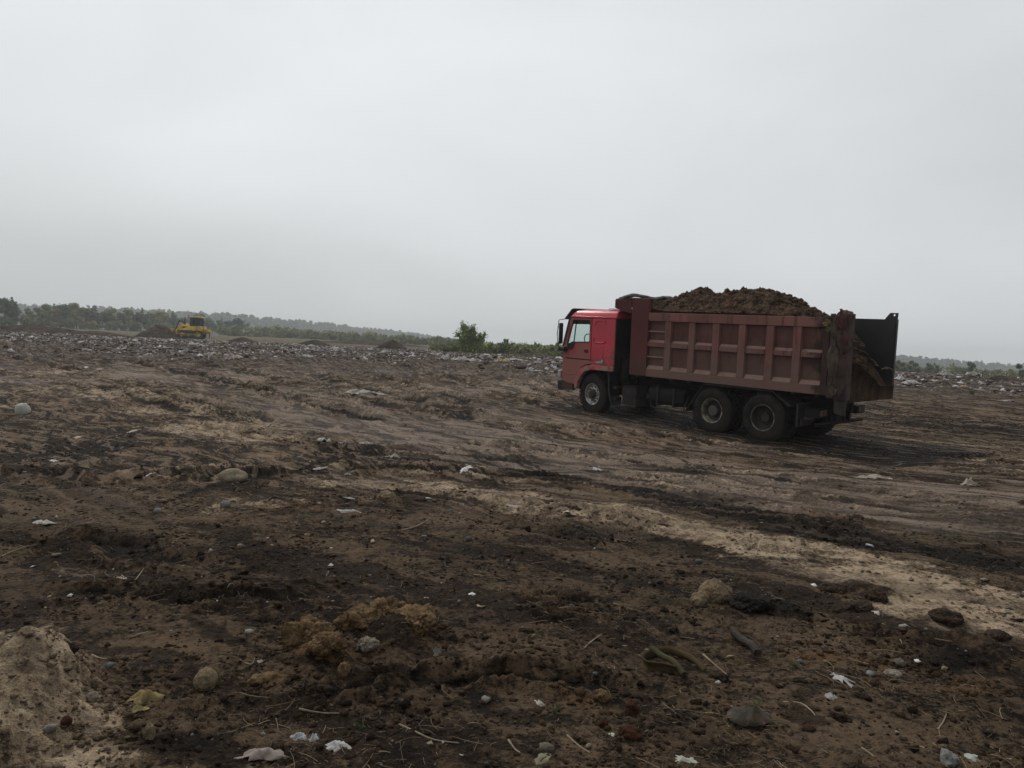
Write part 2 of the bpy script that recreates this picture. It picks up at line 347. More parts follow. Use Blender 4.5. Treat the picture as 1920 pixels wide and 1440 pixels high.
    z1 = np.stack([np.clip(tan, 0, 1), np.clip(road, 0, 1), np.clip(blk, 0, 1), np.clip(org, 0, 1)], -1)
    z2 = np.stack([np.clip(.5+.9*st, 0, 1), np.clip(far, 0, 1), sstep(100, 125, y), np.clip(.5+.8*rid-.4, 0, 1)], -1)
    return (z, z1, z2, np.stack([S, T, w2], -1), np.stack([S2, T2, np.clip(rutm, 0, 1)], -1)) if full == 2 else (z, z1, z2)

# ================================================================== materials
def newmat(name):
    m = bpy.data.materials.new(name); m.use_nodes = True; t = m.node_tree
    return m, t, t.nodes['Principled BSDF']
def L(t, a, b): t.links.new(a, b)
def noise(t, scale, detail=4, rough=.55, vec=None, dist=0.0):
    n = N(t, 'ShaderNodeTexNoise', ins={'Scale': scale, 'Detail': detail, 'Roughness': rough, 'Distortion': dist})
    if vec is not None: L(t, vec, n.inputs['Vector'])
    return n.outputs['Fac']
def mapping(t, scale=(1, 1, 1), src='Object'):
    c = N(t, 'ShaderNodeTexCoord'); m = N(t, 'ShaderNodeMapping'); m.inputs['Scale'].default_value = scale
    L(t, c.outputs[src], m.inputs[0]); return m.outputs[0]
def rng(t, v, a, b, c=0.0, d=1.0):
    n = N(t, 'ShaderNodeMapRange', clamp=True); n.interpolation_type = 'SMOOTHSTEP'
    n.inputs[1].default_value = a; n.inputs[2].default_value = b; n.inputs[3].default_value = c; n.inputs[4].default_value = d
    L(t, v, n.inputs[0]); return n.outputs[0]
def mixc(t, f, a, b, mode='MIX'):
    n = N(t, 'ShaderNodeMix', data_type='RGBA', blend_type=mode)
    for i, v in ((0, f), (6, a), (7, b)):
        if isinstance(v, (int, float)): n.inputs[i].default_value = v
        elif isinstance(v, tuple): n.inputs[i].default_value = (*v, 1) if len(v) == 3 else v
        else: L(t, v, n.inputs[i])
    return n.outputs[2]
def bump(t, b, h, strength=.5, dist=.02):
    n = N(t, 'ShaderNodeBump', ins={'Strength': strength, 'Distance': dist}); L(t, h, n.inputs['Height']); L(t, n.outputs[0], b.inputs['Normal']); return n
DIRT = (.105, .072, .050); DIRT2 = (.055, .036, .026)
def dirty(name, col, rough=.5, metal=0.0, dirt=.5, dirtcol=DIRT, scale=3.0, grad=None, chips=None, vary=.25, bmp=.15, spec=.5, streaks=None, rear=None):
    """painted or bare surface with blotchy dirt; grad=(z0,z1): more dirt at z0"""
    m, t, b = newmat(name); v = mapping(t)
    n1 = noise(t, scale, 6, .62, v); n2 = noise(t, scale*7, 4, .6, v); n3 = noise(t, scale*.35, 3, .5, v)
    c = mixc(t, rng(t, n3, .35, .65), tuple(x*(1-vary) for x in col), tuple(min(1, x*(1+vary)) for x in col))
    f = mth(t, 'ADD', mth(t, 'MULTIPLY', n1, .75), mth(t, 'MULTIPLY', n2, .25))
    if grad:
        s = N(t, 'ShaderNodeSeparateXYZ'); L(t, v, s.inputs[0]); g = rng(t, s.outputs[2], grad[0], grad[1], .16, -.10); f = mth(t, 'ADD', f, g)
    th = .68-.36*dirt
    k = rng(t, f, th-.06, th+.13, 0, .92)
    if chips:
        ck = rng(t, noise(t, scale*4.3, 5, .7, v), chips[1], chips[1]+.03); c = mixc(t, ck, c, chips[0])
    if streaks:
        sn = noise(t, 1.6, 5, .65, mapping(t, (5, 5, .45))); c = mixc(t, rng(t, sn, .50, .68, 0, .75), c, streaks)
    c = mixc(t, k, c, dirtcol)
    if rear:
        sx = N(t, 'ShaderNodeSeparateXYZ'); L(t, v, sx.inputs[0]); c = mixc(t, mth(t, 'MULTIPLY', rng(t, mth(t, 'ADD', sx.outputs[0], mth(t, 'MULTIPLY', mth(t, 'SUBTRACT', n1, .5), 1.6)), -.95, -1.25), .9), c, rear)
    L(t, c, b.inputs['Base Color'])
    r = mth(t, 'MULTIPLY_ADD', k, .9-rough, rough, clamp=True); L(t, r, b.inputs['Roughness'])
    b.inputs['Metallic'].default_value = metal; b.inputs['Specular IOR Level'].default_value = spec
    if bmp: bump(t, b, f, bmp, .01)
    return m
def attrmat(name, rough=.8, trans=0.0, spec=.12):
    m, t, b = newmat(name); a = N(t, 'ShaderNodeAttribute', attribute_name='tint'); v = mapping(t)
    n = noise(t, 9, 4, .6, v); c = mixc(t, rng(t, n, .45, .68, .08, .8), a.outputs[0], DIRT)
    L(t, c, b.inputs['Base Color']); b.inputs['Roughness'].default_value = rough; b.inputs['Specular IOR Level'].default_value = spec
    return m

# ---- soil of the ground sheet
mg, t, b = newmat('muddy_soil')
A1 = N(t, 'ShaderNodeAttribute', attribute_name='zone'); A2 = N(t, 'ShaderNodeAttribute', attribute_name='zone2')
s1 = N(t, 'ShaderNodeSeparateColor'); L(t, A1.outputs[0], s1.inputs[0]); s2 = N(t, 'ShaderNodeSeparateColor'); L(t, A2.outputs[0], s2.inputs[0])
v = mapping(t)
nA = noise(t, .9, 5, .6, v); nB = noise(t, 5.5, 6, .65, v); nC = noise(t, 28, 5, .7, v); nD = noise(t, 110, 3, .7, v)
fine = mth(t, 'ADD', mth(t, 'MULTIPLY', nB, .5), mth(t, 'ADD', mth(t, 'MULTIPLY', nC, .32), mth(t, 'MULTIPLY', nD, .18)))
def streak(att, sx, sy, det=5, rough=.62):
    a_ = N(t, 'ShaderNodeAttribute', attribute_name=att); m_ = N(t, 'ShaderNodeVectorMath', operation='MULTIPLY'); m_.inputs[1].default_value = (sx, sy, 0)
    L(t, a_.outputs['Vector'], m_.inputs[0]); return noise(t, 1.0, det, rough, m_.outputs[0]), a_
k1, al = streak('lane', .8, 6.5, 7, .66); k2, _a = streak('lane2', .8, 6.5, 7, .66); q1, _a = streak('lane', .18, 1.3, 4); q2, _a = streak('lane2', .18, 1.3, 4)
lsep = N(t, 'ShaderNodeSeparateXYZ'); L(t, al.outputs['Vector'], lsep.inputs[0]); w2_ = lsep.outputs[2]
def fmix(f, a, c_): return mth(t, 'ADD', mth(t, 'MULTIPLY', a, mth(t, 'SUBTRACT', 1.0, f)), mth(t, 'MULTIPLY', c_, f))
ks = fmix(w2_, k1, k2); qs = fmix(w2_, q1, q2)
psep = N(t, 'ShaderNodeSeparateXYZ'); L(t, v, psep.inputs[0]); farw = rng(t, psep.outputs[1], 5.5, 11.0)
dark, mid, warm = (.014, .0090, .0054), (.112, .075, .046), (.210, .143, .088)
c = mixc(t, rng(t, fine, .42, .56), dark, mid)
c = mixc(t, rng(t, mth(t, 'ADD', mth(t, 'MULTIPLY', nA, .6), mth(t, 'MULTIPLY', nC, .4)), .45, .62, 0, .85), c, warm)
c = mixc(t, mth(t, 'MULTIPLY', rng(t, qs, .46, .62), mth(t, 'MULTIPLY', farw, .7)), c, (.26, .178, .112))
# blend factors broken up by noise
def brk(f, amt=.7): return rng(t, mth(t, 'ADD', f, mth(t, 'MULTIPLY', mth(t, 'SUBTRACT', fine, .5), amt*4)), .30, .75)
st_ = s2.outputs[0]
c = mixc(t, mth(t, 'MULTIPLY', brk(A1.outputs['Alpha'], .5), .85), c, mixc(t, rng(t, fine, .4, .6), (.10, .055, .025), (.215, .125, .06)))
roadc = mixc(t, rng(t, st_, .3, .7), (.150, .108, .078), (.42, .318, .240))
roadc = mixc(t, rng(t, nC, .3, .65, .75, 0), roadc, (.06, .042, .032))
c = mixc(t, mth(t, 'MULTIPLY', brk(mth(t, 'MULTIPLY', s1.outputs[1], mth(t, 'MULTIPLY_ADD', st_, .6, .6)), .35), .92), c, roadc)
tanc = mixc(t, rng(t, fine, .36, .60), (.150, .102, .062), (.66, .505, .345))
c = mixc(t, brk(s1.outputs[0], .55), c, tanc)
rd_ = rng(t, mth(t, 'ADD', A2.outputs['Alpha'], mth(t, 'MULTIPLY', mth(t, 'SUBTRACT', fine, .5), 1.0)), .26, .06)
c = mixc(t, mth(t, 'MULTIPLY', rd_, mth(t, 'SUBTRACT', .74, mth(t, 'ADD', mth(t, 'MULTIPLY', s1.outputs[0], .5), mth(t, 'MULTIPLY', s1.outputs[1], .35)), clamp=True)), c, (.017, .011, .0075))
c = mixc(t, mth(t, 'MULTIPLY', rng(t, mth(t, 'ADD', st_, mth(t, 'MULTIPLY', mth(t, 'SUBTRACT', fine, .5), 1.3)), .50, .34), mth(t, 'SUBTRACT', .74, mth(t, 'ADD', mth(t, 'MULTIPLY', s1.outputs[1], .50), mth(t, 'MULTIPLY', s1.outputs[0], .5)), clamp=True)), c, (.017, .011, .0075))
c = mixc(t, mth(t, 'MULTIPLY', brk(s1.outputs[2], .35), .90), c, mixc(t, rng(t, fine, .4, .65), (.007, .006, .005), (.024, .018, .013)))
farc = mixc(t, rng(t, fine, .40, .60), (.04, .028, .022), (.13, .10, .083)); c = mixc(t, mth(t, 'MULTIPLY', s2.outputs[1], .75), c, farc)
grs = mixc(t, rng(t, nA, .4, .6), (.085, .078, .042), (.14, .11, .062)); c = mixc(t, s2.outputs[2], c, grs)
c = mixc(t, mth(t, 'MULTIPLY', mth(t, 'MULTIPLY', rng(t, ks, .520, .560), farw), mth(t, 'SUBTRACT', .90, mth(t, 'ADD', mth(t, 'MULTIPLY', s1.outputs[0], .4), mth(t, 'MULTIPLY', s1.outputs[1], .30)))), c, (.020, .0135, .009))
c = mixc(t, mth(t, 'MULTIPLY', mth(t, 'MULTIPLY', rng(t, ks, .475, .42), farw), .50), c, (.38, .285, .21))
# pale crumbs, straw-coloured bits
vo = N(t, 'ShaderNodeTexVoronoi', ins={'Scale': 26.0, 'Randomness': 1.0}); L(t, v, vo.inputs['Vector'])
cs = N(t, 'ShaderNodeSeparateColor'); L(t, vo.outputs['Color'], cs.inputs[0])
fl = mth(t, 'MULTIPLY', rng(t, vo.outputs['Distance'], .20, .12), rng(t, cs.outputs[0], .86, .9)); c = mixc(t, mth(t, 'MULTIPLY', fl, .6), c, (.22, .165, .11))
vo2 = N(t, 'ShaderNodeTexVoronoi', ins={'Scale': 70.0, 'Randomness': 1.0}); L(t, v, vo2.inputs['Vector'])
cs2 = N(t, 'ShaderNodeSeparateColor'); L(t, vo2.outputs['Color'], cs2.inputs[0])
fl2 = mth(t, 'MULTIPLY', rng(t, vo2.outputs['Distance'], .3, .18), rng(t, cs2.outputs[1], .8, .9)); c = mixc(t, mth(t, 'MULTIPLY', fl2, .5), c, (.20, .14, .09))
L(t, c, b.inputs['Base Color'])
wet = mth(t, 'MULTIPLY_ADD', s1.outputs[1], -.22, .88); L(t, mth(t, 'MULTIPLY_ADD', nB, .2, mth(t, 'SUBTRACT', wet, .1)), b.inputs['Roughness'])
b.inputs['Specular IOR Level'].default_value = .10
h = mth(t, 'ADD', mth(t, 'MULTIPLY', nC, .75), mth(t, 'ADD', mth(t, 'MULTIPLY', nD, .22), mth(t, 'ADD', mth(t, 'MULTIPLY', nB, 1.0), mth(t, 'MULTIPLY', ks, mth(t, 'MULTIPLY', farw, -1.6)))))
bump(t, b, h, 1.0, .09)

# ---- ground sheet
dy = .0042
ys = list(np.arange(-30, 1.6, .25)); y_ = 1.7
while y_ < 90: ys.append(y_); y_ *= 1+dy
while y_ < 2200: ys.append(y_); y_ *= 1.03
xs = [0.0]; x_ = .017
while x_ < 75: xs.append(x_); x_ += max(.0165, .0062*x_)
while x_ < 2200: xs.append(x_); x_ *= 1.05
xs = np.array(xs); xs = np.r_[-xs[:0:-1], xs]+.2; ys = np.array(ys)
X, Y = np.meshgrid(xs, ys); X, Y = X.ravel(), Y.ravel()
Z, Z1, Z2, L1, L2 = terrain(X, Y, 2)
nx, ny = len(xs), len(ys); ii = np.arange(ny-1)[:, None]*nx+np.arange(nx-1)[None]
Q = np.stack([ii, ii+1, ii+nx+1, ii+nx], -1).reshape(-1, 4)
me = mesh_np('ground', np.c_[X, Y, Z], Q, mg, True); fattr(me, 'zone', Z1); fattr(me, 'zone2', Z2); fattr(me, 'lane', L1); fattr(me, 'lane2', L2)
ground = tag(obj('ground', me), kind='structure')
print('ground verts', len(X))
def gz(x, y): return float(terrain(np.array([x]), np.array([y]), False)[0])

# ---- soil clods, crumbs and straw in the foreground (uncountable)
def ico(sub=1):
    bm = bmesh.new(); bmesh.ops.create_icosphere(bm, subdivisions=sub, radius=1)
    V = np.array([v.co[:] for v in bm.verts]); F = np.array([[v.index for v in f.verts] for f in bm.faces]); bm.free(); return V, F
def scatter_solids(name, P, S, mat, tint, sub=1, flat=.6, jit=.35, seed=1):
    r = np.random.default_rng(seed); V, F = ico(sub); n = len(P); nv = len(V)
    th = r.uniform(0, 2*np.pi, n); c_, s_ = np.cos(th), np.sin(th)
    VV = V[None]*(1+jit*r.uniform(-1, 1, (n, nv, 1)))
    sc = S[:, None]*r.uniform(.65, 1.35, (n, 3)); sc[:, 2] *= flat; VV = VV*sc[:, None]
    x = VV[..., 0]*c_[:, None]-VV[..., 1]*s_[:, None]; y = VV[..., 0]*s_[:, None]+VV[..., 1]*c_[:, None]
    VV = np.stack([x, y, VV[..., 2]], -1)+P[:, None]
    FF = (F[None]+(np.arange(n)*nv)[:, None, None]).reshape(-1, 3)
    me = mesh_np(name, VV.reshape(-1, 3), FF, mat); fattr(me, 'tint', np.repeat(tint, nv, 0)); return me
def soil_mat(name):
    m, t, b = newmat(name); a = N(t, 'ShaderNodeAttribute', attribute_name='tint'); v = mapping(t)
    n = noise(t, 60, 4, .7, v); c = mixc(t, rng(t, n, .35, .7), mixc(t, 1.0, a.outputs[0], (.5, .5, .5), 'MULTIPLY'), a.outputs[0]); L(t, c, b.inputs['Base Color'])
    b.inputs['Roughness'].default_value = .9; b.inputs['Specular IOR Level'].default_value = .06; bump(t, b, n, .8, .02); return m
m_soil = soil_mat('loose_soil')
def ground_tint(z1, z2, r):
    n = len(z1); base_ = np.array([.055, .036, .023]); c = base_[None]*r.uniform(.5, 1.7, (n, 1))
    def mx_(c, f, q): return c*(1-f[:, None])+np.array(q)[None]*r.uniform(.65, 1.25, (n, 1))*f[:, None]
    c = mx_(c, z1[:, 1]*.8, (.10, .077, .06)); c = mx_(c, z1[:, 3]*.8, (.19, .11, .055)); c = mx_(c, z1[:, 0]*.85, (.30, .22, .145)); c = mx_(c, z1[:, 2]*.9, (.013, .010, .008)); return c
def scat(n, y0, y1, seed, pw=1.0, spread=.72):
    r = np.random.default_rng(seed); y = y0*(y1/y0)**(r.uniform(0, 1, n)**pw); x = r.uniform(-1, 1, n)*(y*spread+.8); return x, y, r
x, y, r = scat(70000, 2.3, 26, 51, .9); z, z1, z2 = terrain(x, y)
keep = r.uniform(0, 1, len(x)) < np.clip(.35+1.2*fbm(x*1.3, y*1.3, 3, 41)-.7*z1[:, 1]+.3*z1[:, 2]+.4*z1[:, 3], .04, 1)
x, y, z, z1, z2 = x[keep], y[keep], z[keep], z1[keep], z2[keep]; n = len(x)
S_ = .0042*np.exp(r.exponential(.42, n))*(1+.10*y)*(1+.9*z1[:, 3]); S_ = np.minimum(S_, .025)
tag(obj('soil_crumbs', scatter_solids('soil_crumbs', np.c_[x, y, z+S_*.05], S_, m_soil, ground_tint(z1, z2, r), 1, .55, .55, 2)), 'brown soil crumbs and clods scattered over the churned mud', 'soil crumbs', kind='stuff')
def straw(name, x, y, z, ln, wd, tint, mat, seed=3, bendy=.25):
    r = np.random.default_rng(seed); n = len(x); k = 4; a = r.uniform(0, 2*np.pi, n); bend = r.normal(0, bendy, n)
    P = []; px, py = x.copy(), y.copy(); pz = z+.004; tilt = r.uniform(-.02, .22, n)
    for j in range(k):
        P.append(np.stack([px, py, pz], -1)); aa = a+bend*j; px = px+np.cos(aa)*ln/(k-1); py = py+np.sin(aa)*ln/(k-1); pz = pz+tilt*ln/(k-1)*(1-.6*j)
    V = []
    for j in range(k):
        aa = a+bend*j; nx_, ny_ = -np.sin(aa), np.cos(aa); w = wd*(1-.35*j/(k-1))
        V += [P[j]+np.stack([nx_*w, ny_*w, 0*w], -1), P[j]+np.stack([-nx_*w, -ny_*w, 0*w], -1), P[j]+np.stack([0*w, 0*w, w*1.6], -1)]
    V = np.stack(V, 1); F = []
    for j in range(k-1):
        for q in range(3):
            a0, a1 = 3*j+q, 3*j+(q+1) % 3; F.append([a0, a1, a1+3, a0+3])
    F = np.array(F); FF = (F[None]+(np.arange(n)*3*k)[:, None, None]).reshape(-1, 4)
    me = mesh_np(name, V.reshape(-1, 3), FF, mat); fattr(me, 'tint', np.repeat(tint, 3*k, 0)); return me
m_straw, t, b = newmat('dry_straw'); a = N(t, 'ShaderNodeAttribute', attribute_name='tint'); L(t, a.outputs[0], b.inputs['Base Color']); b.inputs['Roughness'].default_value = .75
x, y, r = scat(27000, 2.3, 15, 61, .9); z, z1, z2 = terrain(x, y)
keep = r.uniform(0, 1, len(x)) < np.clip(.25+1.5*fbm(x*1.1, y*1.1, 3, 43)-.5*z1[:, 1]-.2*z1[:, 2], .02, 1); x, y, z = x[keep], y[keep], z[keep]; n = len(x)
tint = np.array([.24, .18, .105])[None]*np.exp(r.normal(-.45, .5, (n, 1)))*np.array([1, 1, 1])[None]
tag(obj('straw_litter', straw('straw_litter', x, y, z, .02*np.exp(r.exponential(.7, n)).clip(1, 8), .0011+.0004*y/4*r.uniform(.5, 1.5, n), tint, m_straw)), 'short dry straw and root fibres strewn over the dark mud', 'straw', kind='stuff')
x, y, r = scat(1500, 2.4, 24, 71, .8); z, z1, z2 = terrain(x, y); n = len(x)
S_ = (.0022*np.exp(r.exponential(.5, n))*(1+.16*y)).clip(0, .03)
pal = np.array([(.62, .6, .56), (.5, .46, .4), (.34, .3, .26), (.42, .36, .28), (.30, .33, .33)]); tint = pal[r.integers(1, 5, n)]*r.uniform(.3, .85, (n, 1))
tag(obj('pale_grit', scatter_solids('pale_grit', np.c_[x, y, z+S_*.3], S_, m_soil, tint, 1, .6, .3, 4)), 'tiny pale pebbles and chips sprinkled over the mud', 'grit', kind='stuff')

# ================================================================== dump truck
m_red = dirty('cab_red_paint', (.58, .040, .066), .32, dirt=.42, dirtcol=(.20, .075, .060), scale=2.2, grad=(.85, 2.1), chips=((.45, .38, .33), .74), spec=.6, bmp=.05, vary=.12)
m_reddust = dirty('door_dusty_red_paint', (.45, .05, .06), .42, dirt=.66, dirtcol=(.33, .135, .110), scale=2.6, grad=(1.0, 2.2), chips=((.40, .32, .28), .72), bmp=.05, vary=.15)
m_arch = dirty('worn_red_wheel_arch', (.45, .04, .055), .5, dirt=.60, dirtcol=(.30, .26, .20), scale=6, chips=((.6, .55, .48), .62), bmp=.1)
m_black = dirty('black_plastic', (.012, .012, .012), .45, dirt=.30, dirtcol=(.05, .042, .036), scale=4, bmp=.05)
m_chassis = dirty('grimy_chassis_steel', (.011, .010, .009), .7, dirt=.45, dirtcol=(.026, .021, .017), scale=5, spec=.2)
m_box = dirty('tipper_red_oxide_shaded_paint', (.155, .070, .057), .62, dirt=.56, dirtcol=(.145, .090, .070), scale=1.8, grad=(1.0, 2.6), chips=((.24, .19, .17), .70), bmp=.25, vary=.28, streaks=(.08, .036, .028), rear=(.035, .024, .019), spec=.15)  # panel sheets darker than the ribs, recess shade partly painted into the colour
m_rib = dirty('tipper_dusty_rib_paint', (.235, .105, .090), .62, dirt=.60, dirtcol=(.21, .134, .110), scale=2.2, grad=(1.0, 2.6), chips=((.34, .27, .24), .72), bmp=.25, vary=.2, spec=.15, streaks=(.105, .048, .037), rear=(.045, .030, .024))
m_boxf = dirty('tipper_dark_front_paint', (.135, .040, .040), .6, dirt=.38, dirtcol=(.10, .055, .043), scale=1.8, grad=(1.2, 2.2), bmp=.2, vary=.2, spec=.15, streaks=(.07, .03, .026))
m_ledge = dirty('painted_lit_ledge', (.24, .120, .098), .8, dirt=.75, dirtcol=(.30, .20, .16), scale=5, bmp=.2)  # pale tone paints in the light falling on the sloping ledges
m_inner = dirty('worn_bare_steel_inside', (.022, .022, .022), .5, dirt=.30, dirtcol=(.05, .038, .03), scale=2.5, grad=(1.2, 2.0), bmp=.2, vary=.4)
m_mudpost = dirty('mud_caked_post', (.060, .030, .026), .75, dirt=.62, dirtcol=(.060, .043, .031), scale=4, bmp=.6, vary=.5)
m_tyre = dirty('tyre_rubber', (.022, .021, .020), .85, dirt=.55, dirtcol=(.042, .035, .028), scale=5, bmp=.3, spec=.12)
m_rim = dirty('silver_rim', (.50, .49, .47), .4, .35, dirt=.5, dirtcol=(.10, .08, .06), scale=8)
m_rimc = dirty('cream_rim', (.38, .34, .26), .6, dirt=.62, dirtcol=(.07, .055, .04), scale=7)
m_rimd = dirty('rusty_dark_rim', (.045, .035, .030), .7, dirt=.5, dirtcol=(.05, .035, .026), scale=7)
m_hub = dirty('grey_hub', (.10, .095, .088), .6, dirt=.4, scale=9)
m_white = dirty('dirty_white_plastic', (.55, .54, .52), .5, dirt=.45, scale=8)
m_guard = dirty('dusty_grey_steel_guard', (.030, .028, .025), .7, dirt=.5, dirtcol=(.065, .052, .040), scale=6, spec=.2)
m_seat = dirty('dark_seat_cloth', (.02, .02, .022), .9, dirt=.1)
m_tarp = dirty('grey_green_tarpaulin', (.17, .19, .17), .8, dirt=.5, dirtcol=(.09, .075, .06), scale=6, bmp=.4)
def glassmat(name, tint=(.94, .985, .97)):
    m, t, b = newmat(name); t.nodes.remove(b)
    g = N(t, 'ShaderNodeBsdfTransparent'); g.inputs[0].default_value = (*tint, 1); s = N(t, 'ShaderNodeBsdfGlossy', ins={'Roughness': .08}); s.inputs[0].default_value = (.8, .85, .85, 1)
    fr = N(t, 'ShaderNodeLayerWeight', ins={'Blend': .5}); x = N(t, 'ShaderNodeMixShader'); L(t, mth(t, 'MULTIPLY_ADD', mth(t, 'POWER', fr.outputs['Facing'], 4.0), .6, .04, clamp=True), x.inputs[0]); L(t, g.outputs[0], x.inputs[1]); L(t, s.outputs[0], x.inputs[2])
    L(t, x.outputs[0], t.nodes['Material Output'].inputs[0]); return m
m_glass = glassmat('window_glass'); m_mirror = None
m_lens, t_, b_ = newmat('clear_lens'); b_.inputs['Base Color'].default_value = (.6, .6, .56, 1); b_.inputs['Roughness'].default_value = .2
m_redlens, t_, b_ = newmat('red_lens'); b_.inputs['Base Color'].default_value = (.07, .014, .011, 1); b_.inputs['Roughness'].default_value = .3
m_orlens, t_, b_ = newmat('amber_lens'); b_.inputs['Base Color'].default_value = (.10, .05, .02, 1); b_.inputs['Roughness'].default_value = .3

truck = tag(empty('dump_truck', TRUCK), 'red-cabbed six-wheel tipper truck with a brown ribbed box, parked on the mud, heaped with soil', 'truck')

# ---- tipper box: > side walls (ribs are its pressed structure), headboard, floor, canopy
UR, UF = -1.75, 3.93
box = truck
def side(sg):
    v0, v1 = sg*1.065, sg*1.10      # sheet
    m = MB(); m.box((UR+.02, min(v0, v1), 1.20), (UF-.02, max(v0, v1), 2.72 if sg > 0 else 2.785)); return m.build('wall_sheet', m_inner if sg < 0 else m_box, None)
for sg in (1, -1):
    w = empty('side_wall'); w.parent = box
    sh = side(sg); sh.parent = w
    a, b2 = sorted((sg*1.101, sg*1.185))
    m = MB()
    # bottom beam and top rail
    m.box((UR+.3, a, 1.165), (3.38, b2, 1.36)); m.box((UR+.3, a, 2.565), (3.36, b2+(.008 if sg > 0 else 0), 2.772))
    for u0, u1 in ((2.64, 2.85), (1.93, 2.13), (1.24, 1.45), (.54, .75), (-.16, .05), (-.81, -.60), (-1.44, -1.27)):
        m.prism([(u0, a if sg > 0 else b2), (u1, a if sg > 0 else b2), (u1-.015, sg*1.178), (u0+.015, sg*1.178)], 'z', 1.362, 2.563)
    cols = [(2.85, 3.38), (2.13, 2.64), (1.45, 1.93), (.75, 1.24), (.05, .54), (-.60, -.16), (-1.27, -.81)]
    for u0, u1 in cols: m.box((u0+.001, a, 1.925), (u1-.001, sg*1.172 if sg > 0 else b2, 2.035)) if sg > 0 else m.box((u0+.001, -1.172, 1.925), (u1-.001, -1.101, 2.035))
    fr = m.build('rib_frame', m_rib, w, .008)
    # sloping ledges painted paler for the light they catch, one mesh for the wall's pressed edges
    for u0, u1 in cols:
        for z0, z1, dp in ((1.362, 1.450, 1.172), (2.037, 2.095, 1.150)):
            MB().prism([(sg*1.102, z0), (sg*dp, z0), (sg*1.104, z1)], 'x', u0+.004, u1-.004).build('ledge', m_ledge, w)
    if sg > 0:
        for zz in (2.31, 1.67): MB().box((2.852, 1.13, zz-.014), (3.378, 1.168, zz+.014)).build('ladder_step', m_ledge, w)
    # tall plain front post sheet
    m = MB(); m.prism([(3.382, 1.165), (3.93, 1.165), (3.93, 3.145), (3.375, 3.13), (3.362, 2.80)], 'y', *sorted((sg*1.10, sg*1.192))); m.build('front_post', m_boxf, w, .012)
    # rear post with hinge lug and hanging bracket
    m = MB()
    if sg > 0:
        m.box((-1.60, 1.05, 1.12), (-1.446, 1.20, 2.80)); m.box((-1.85, .98, 1.10), (-1.602, 1.215, 2.86))
        m.prism([(-1.62, .82), (-1.80, .78), (-1.84, 1.10), (-1.60, 1.10)], 'y', 1.04, 1.17)
    else:
        m.box((-1.75, -1.19, 1.12), (-1.47, -1.122, 2.79)); m.box((-1.77, -1.121, 1.22), (-1.752, -1.06, 2.72))
    m.build('rear_post', m_mudpost if sg > 0 else m_inner, w, .015)
    if sg > 0:
        V_c = []; nC_ = 40; kC = 22
        for i in range(nC_+1):
            zz = 1.02+(2.93-1.02)*i/nC_
            for q in range(kC):
                a = 2*math.pi*q/kC; nn = float(perlin(np.array([i*.16+3]), np.array([math.cos(a)*1.3+math.sin(a)]), 5)[0])+.7*float(perlin(np.array([i*.5]), np.array([a*1.4]), 8)[0])
                e = min(1, i/4, (nC_-i)/3)**.5+.02; V_c.append((-1.72+math.cos(a)*(.145+.05*nn)*e, 1.135+math.sin(a)*(.105+.045*nn)*e, zz+.02*nn))
        F_c = np.array([(i*kC+q, i*kC+(q+1) % kC, (i+1)*kC+(q+1) % kC, (i+1)*kC+q) for i in range(nC_) for q in range(kC)])
        obj('mud_crust', mesh_np('mud_crust', V_c, [F_c, np.array([list(range(kC))[::-1]]), np.array([[nC_*kC+q for q in range(kC)]])], m_mudpost, True), w)
    # hinge lug with hole
    m = MB()
    if sg < 0: m.plate([(-1.48, 2.70), (-1.75, 2.70), (-1.77, 2.93), (-1.60, 2.93), (-1.50, 2.80)], [[(-1.69+.028*math.cos(q*.785), 2.88+.028*math.sin(q*.785)) for q in range(8)]], -1.118, -1.07)
    else: m.prism([(-1.50, 2.78), (-1.84, 2.84), (-1.82, 2.90), (-1.66, 2.93), (-1.56, 2.88)], 'y', 1.05, 1.16)
    m.build('hinge_lug', m_mudpost if sg > 0 else m_inner, w, .006)
# rear end of the right wall: inner face plate standing proud at the back, clipped corner at the bottom
m = MB(); m.box((UR+.02, -1.07, 1.22), (UF-.1, 1.07, 1.30)); m.box((UR, -1.10, 1.06), (UR+.12, 1.10, 1.215))
for u in np.arange(-1.2, 3.8, .55): m.box((u, -1.05, 1.10), (u+.08, 1.05, 1.218))
m.build('box_floor', m_mudpost, box, .006)
m = MB(); m.box((3.84, -1.08, 1.22), (3.90, 1.08, 3.12)); m.box((3.905, -1.095, 3.02), (3.965, 1.095, 3.15))
for v_ in (-.7, -.25, .2, .65): m.box((3.905, v_, 1.3), (3.95, v_+.12, 3.01))
m.build('headboard', m_boxf, box, .008)
m = MB(); m.prism([(3.968, 3.145), (4.55, 3.115), (4.56, 2.92), (4.52, 2.90), (4.50, 3.07), (3.968, 3.10)], 'y', -1.14, 1.14)
m.prism([(3.97, 2.74), (3.97, 3.09), (4.545, 3.09), (4.545, 2.88), (4.30, 2.80)], 'y', 1.142, 1.17); m.prism([(3.97, 2.74), (3.97, 3.09), (4.545, 3.09), (4.545, 2.88), (4.30, 2.80)], 'y', -1.17, -1.142)
m.build('cab_canopy', m_boxf, box, .01)
# subframe of the box
m = MB()
for v_ in (-.42, .34): m.box((-1.6, v_, .99), (3.8, v_+.08, 1.058))
m.build('box_subframe', m_chassis, box, .004)
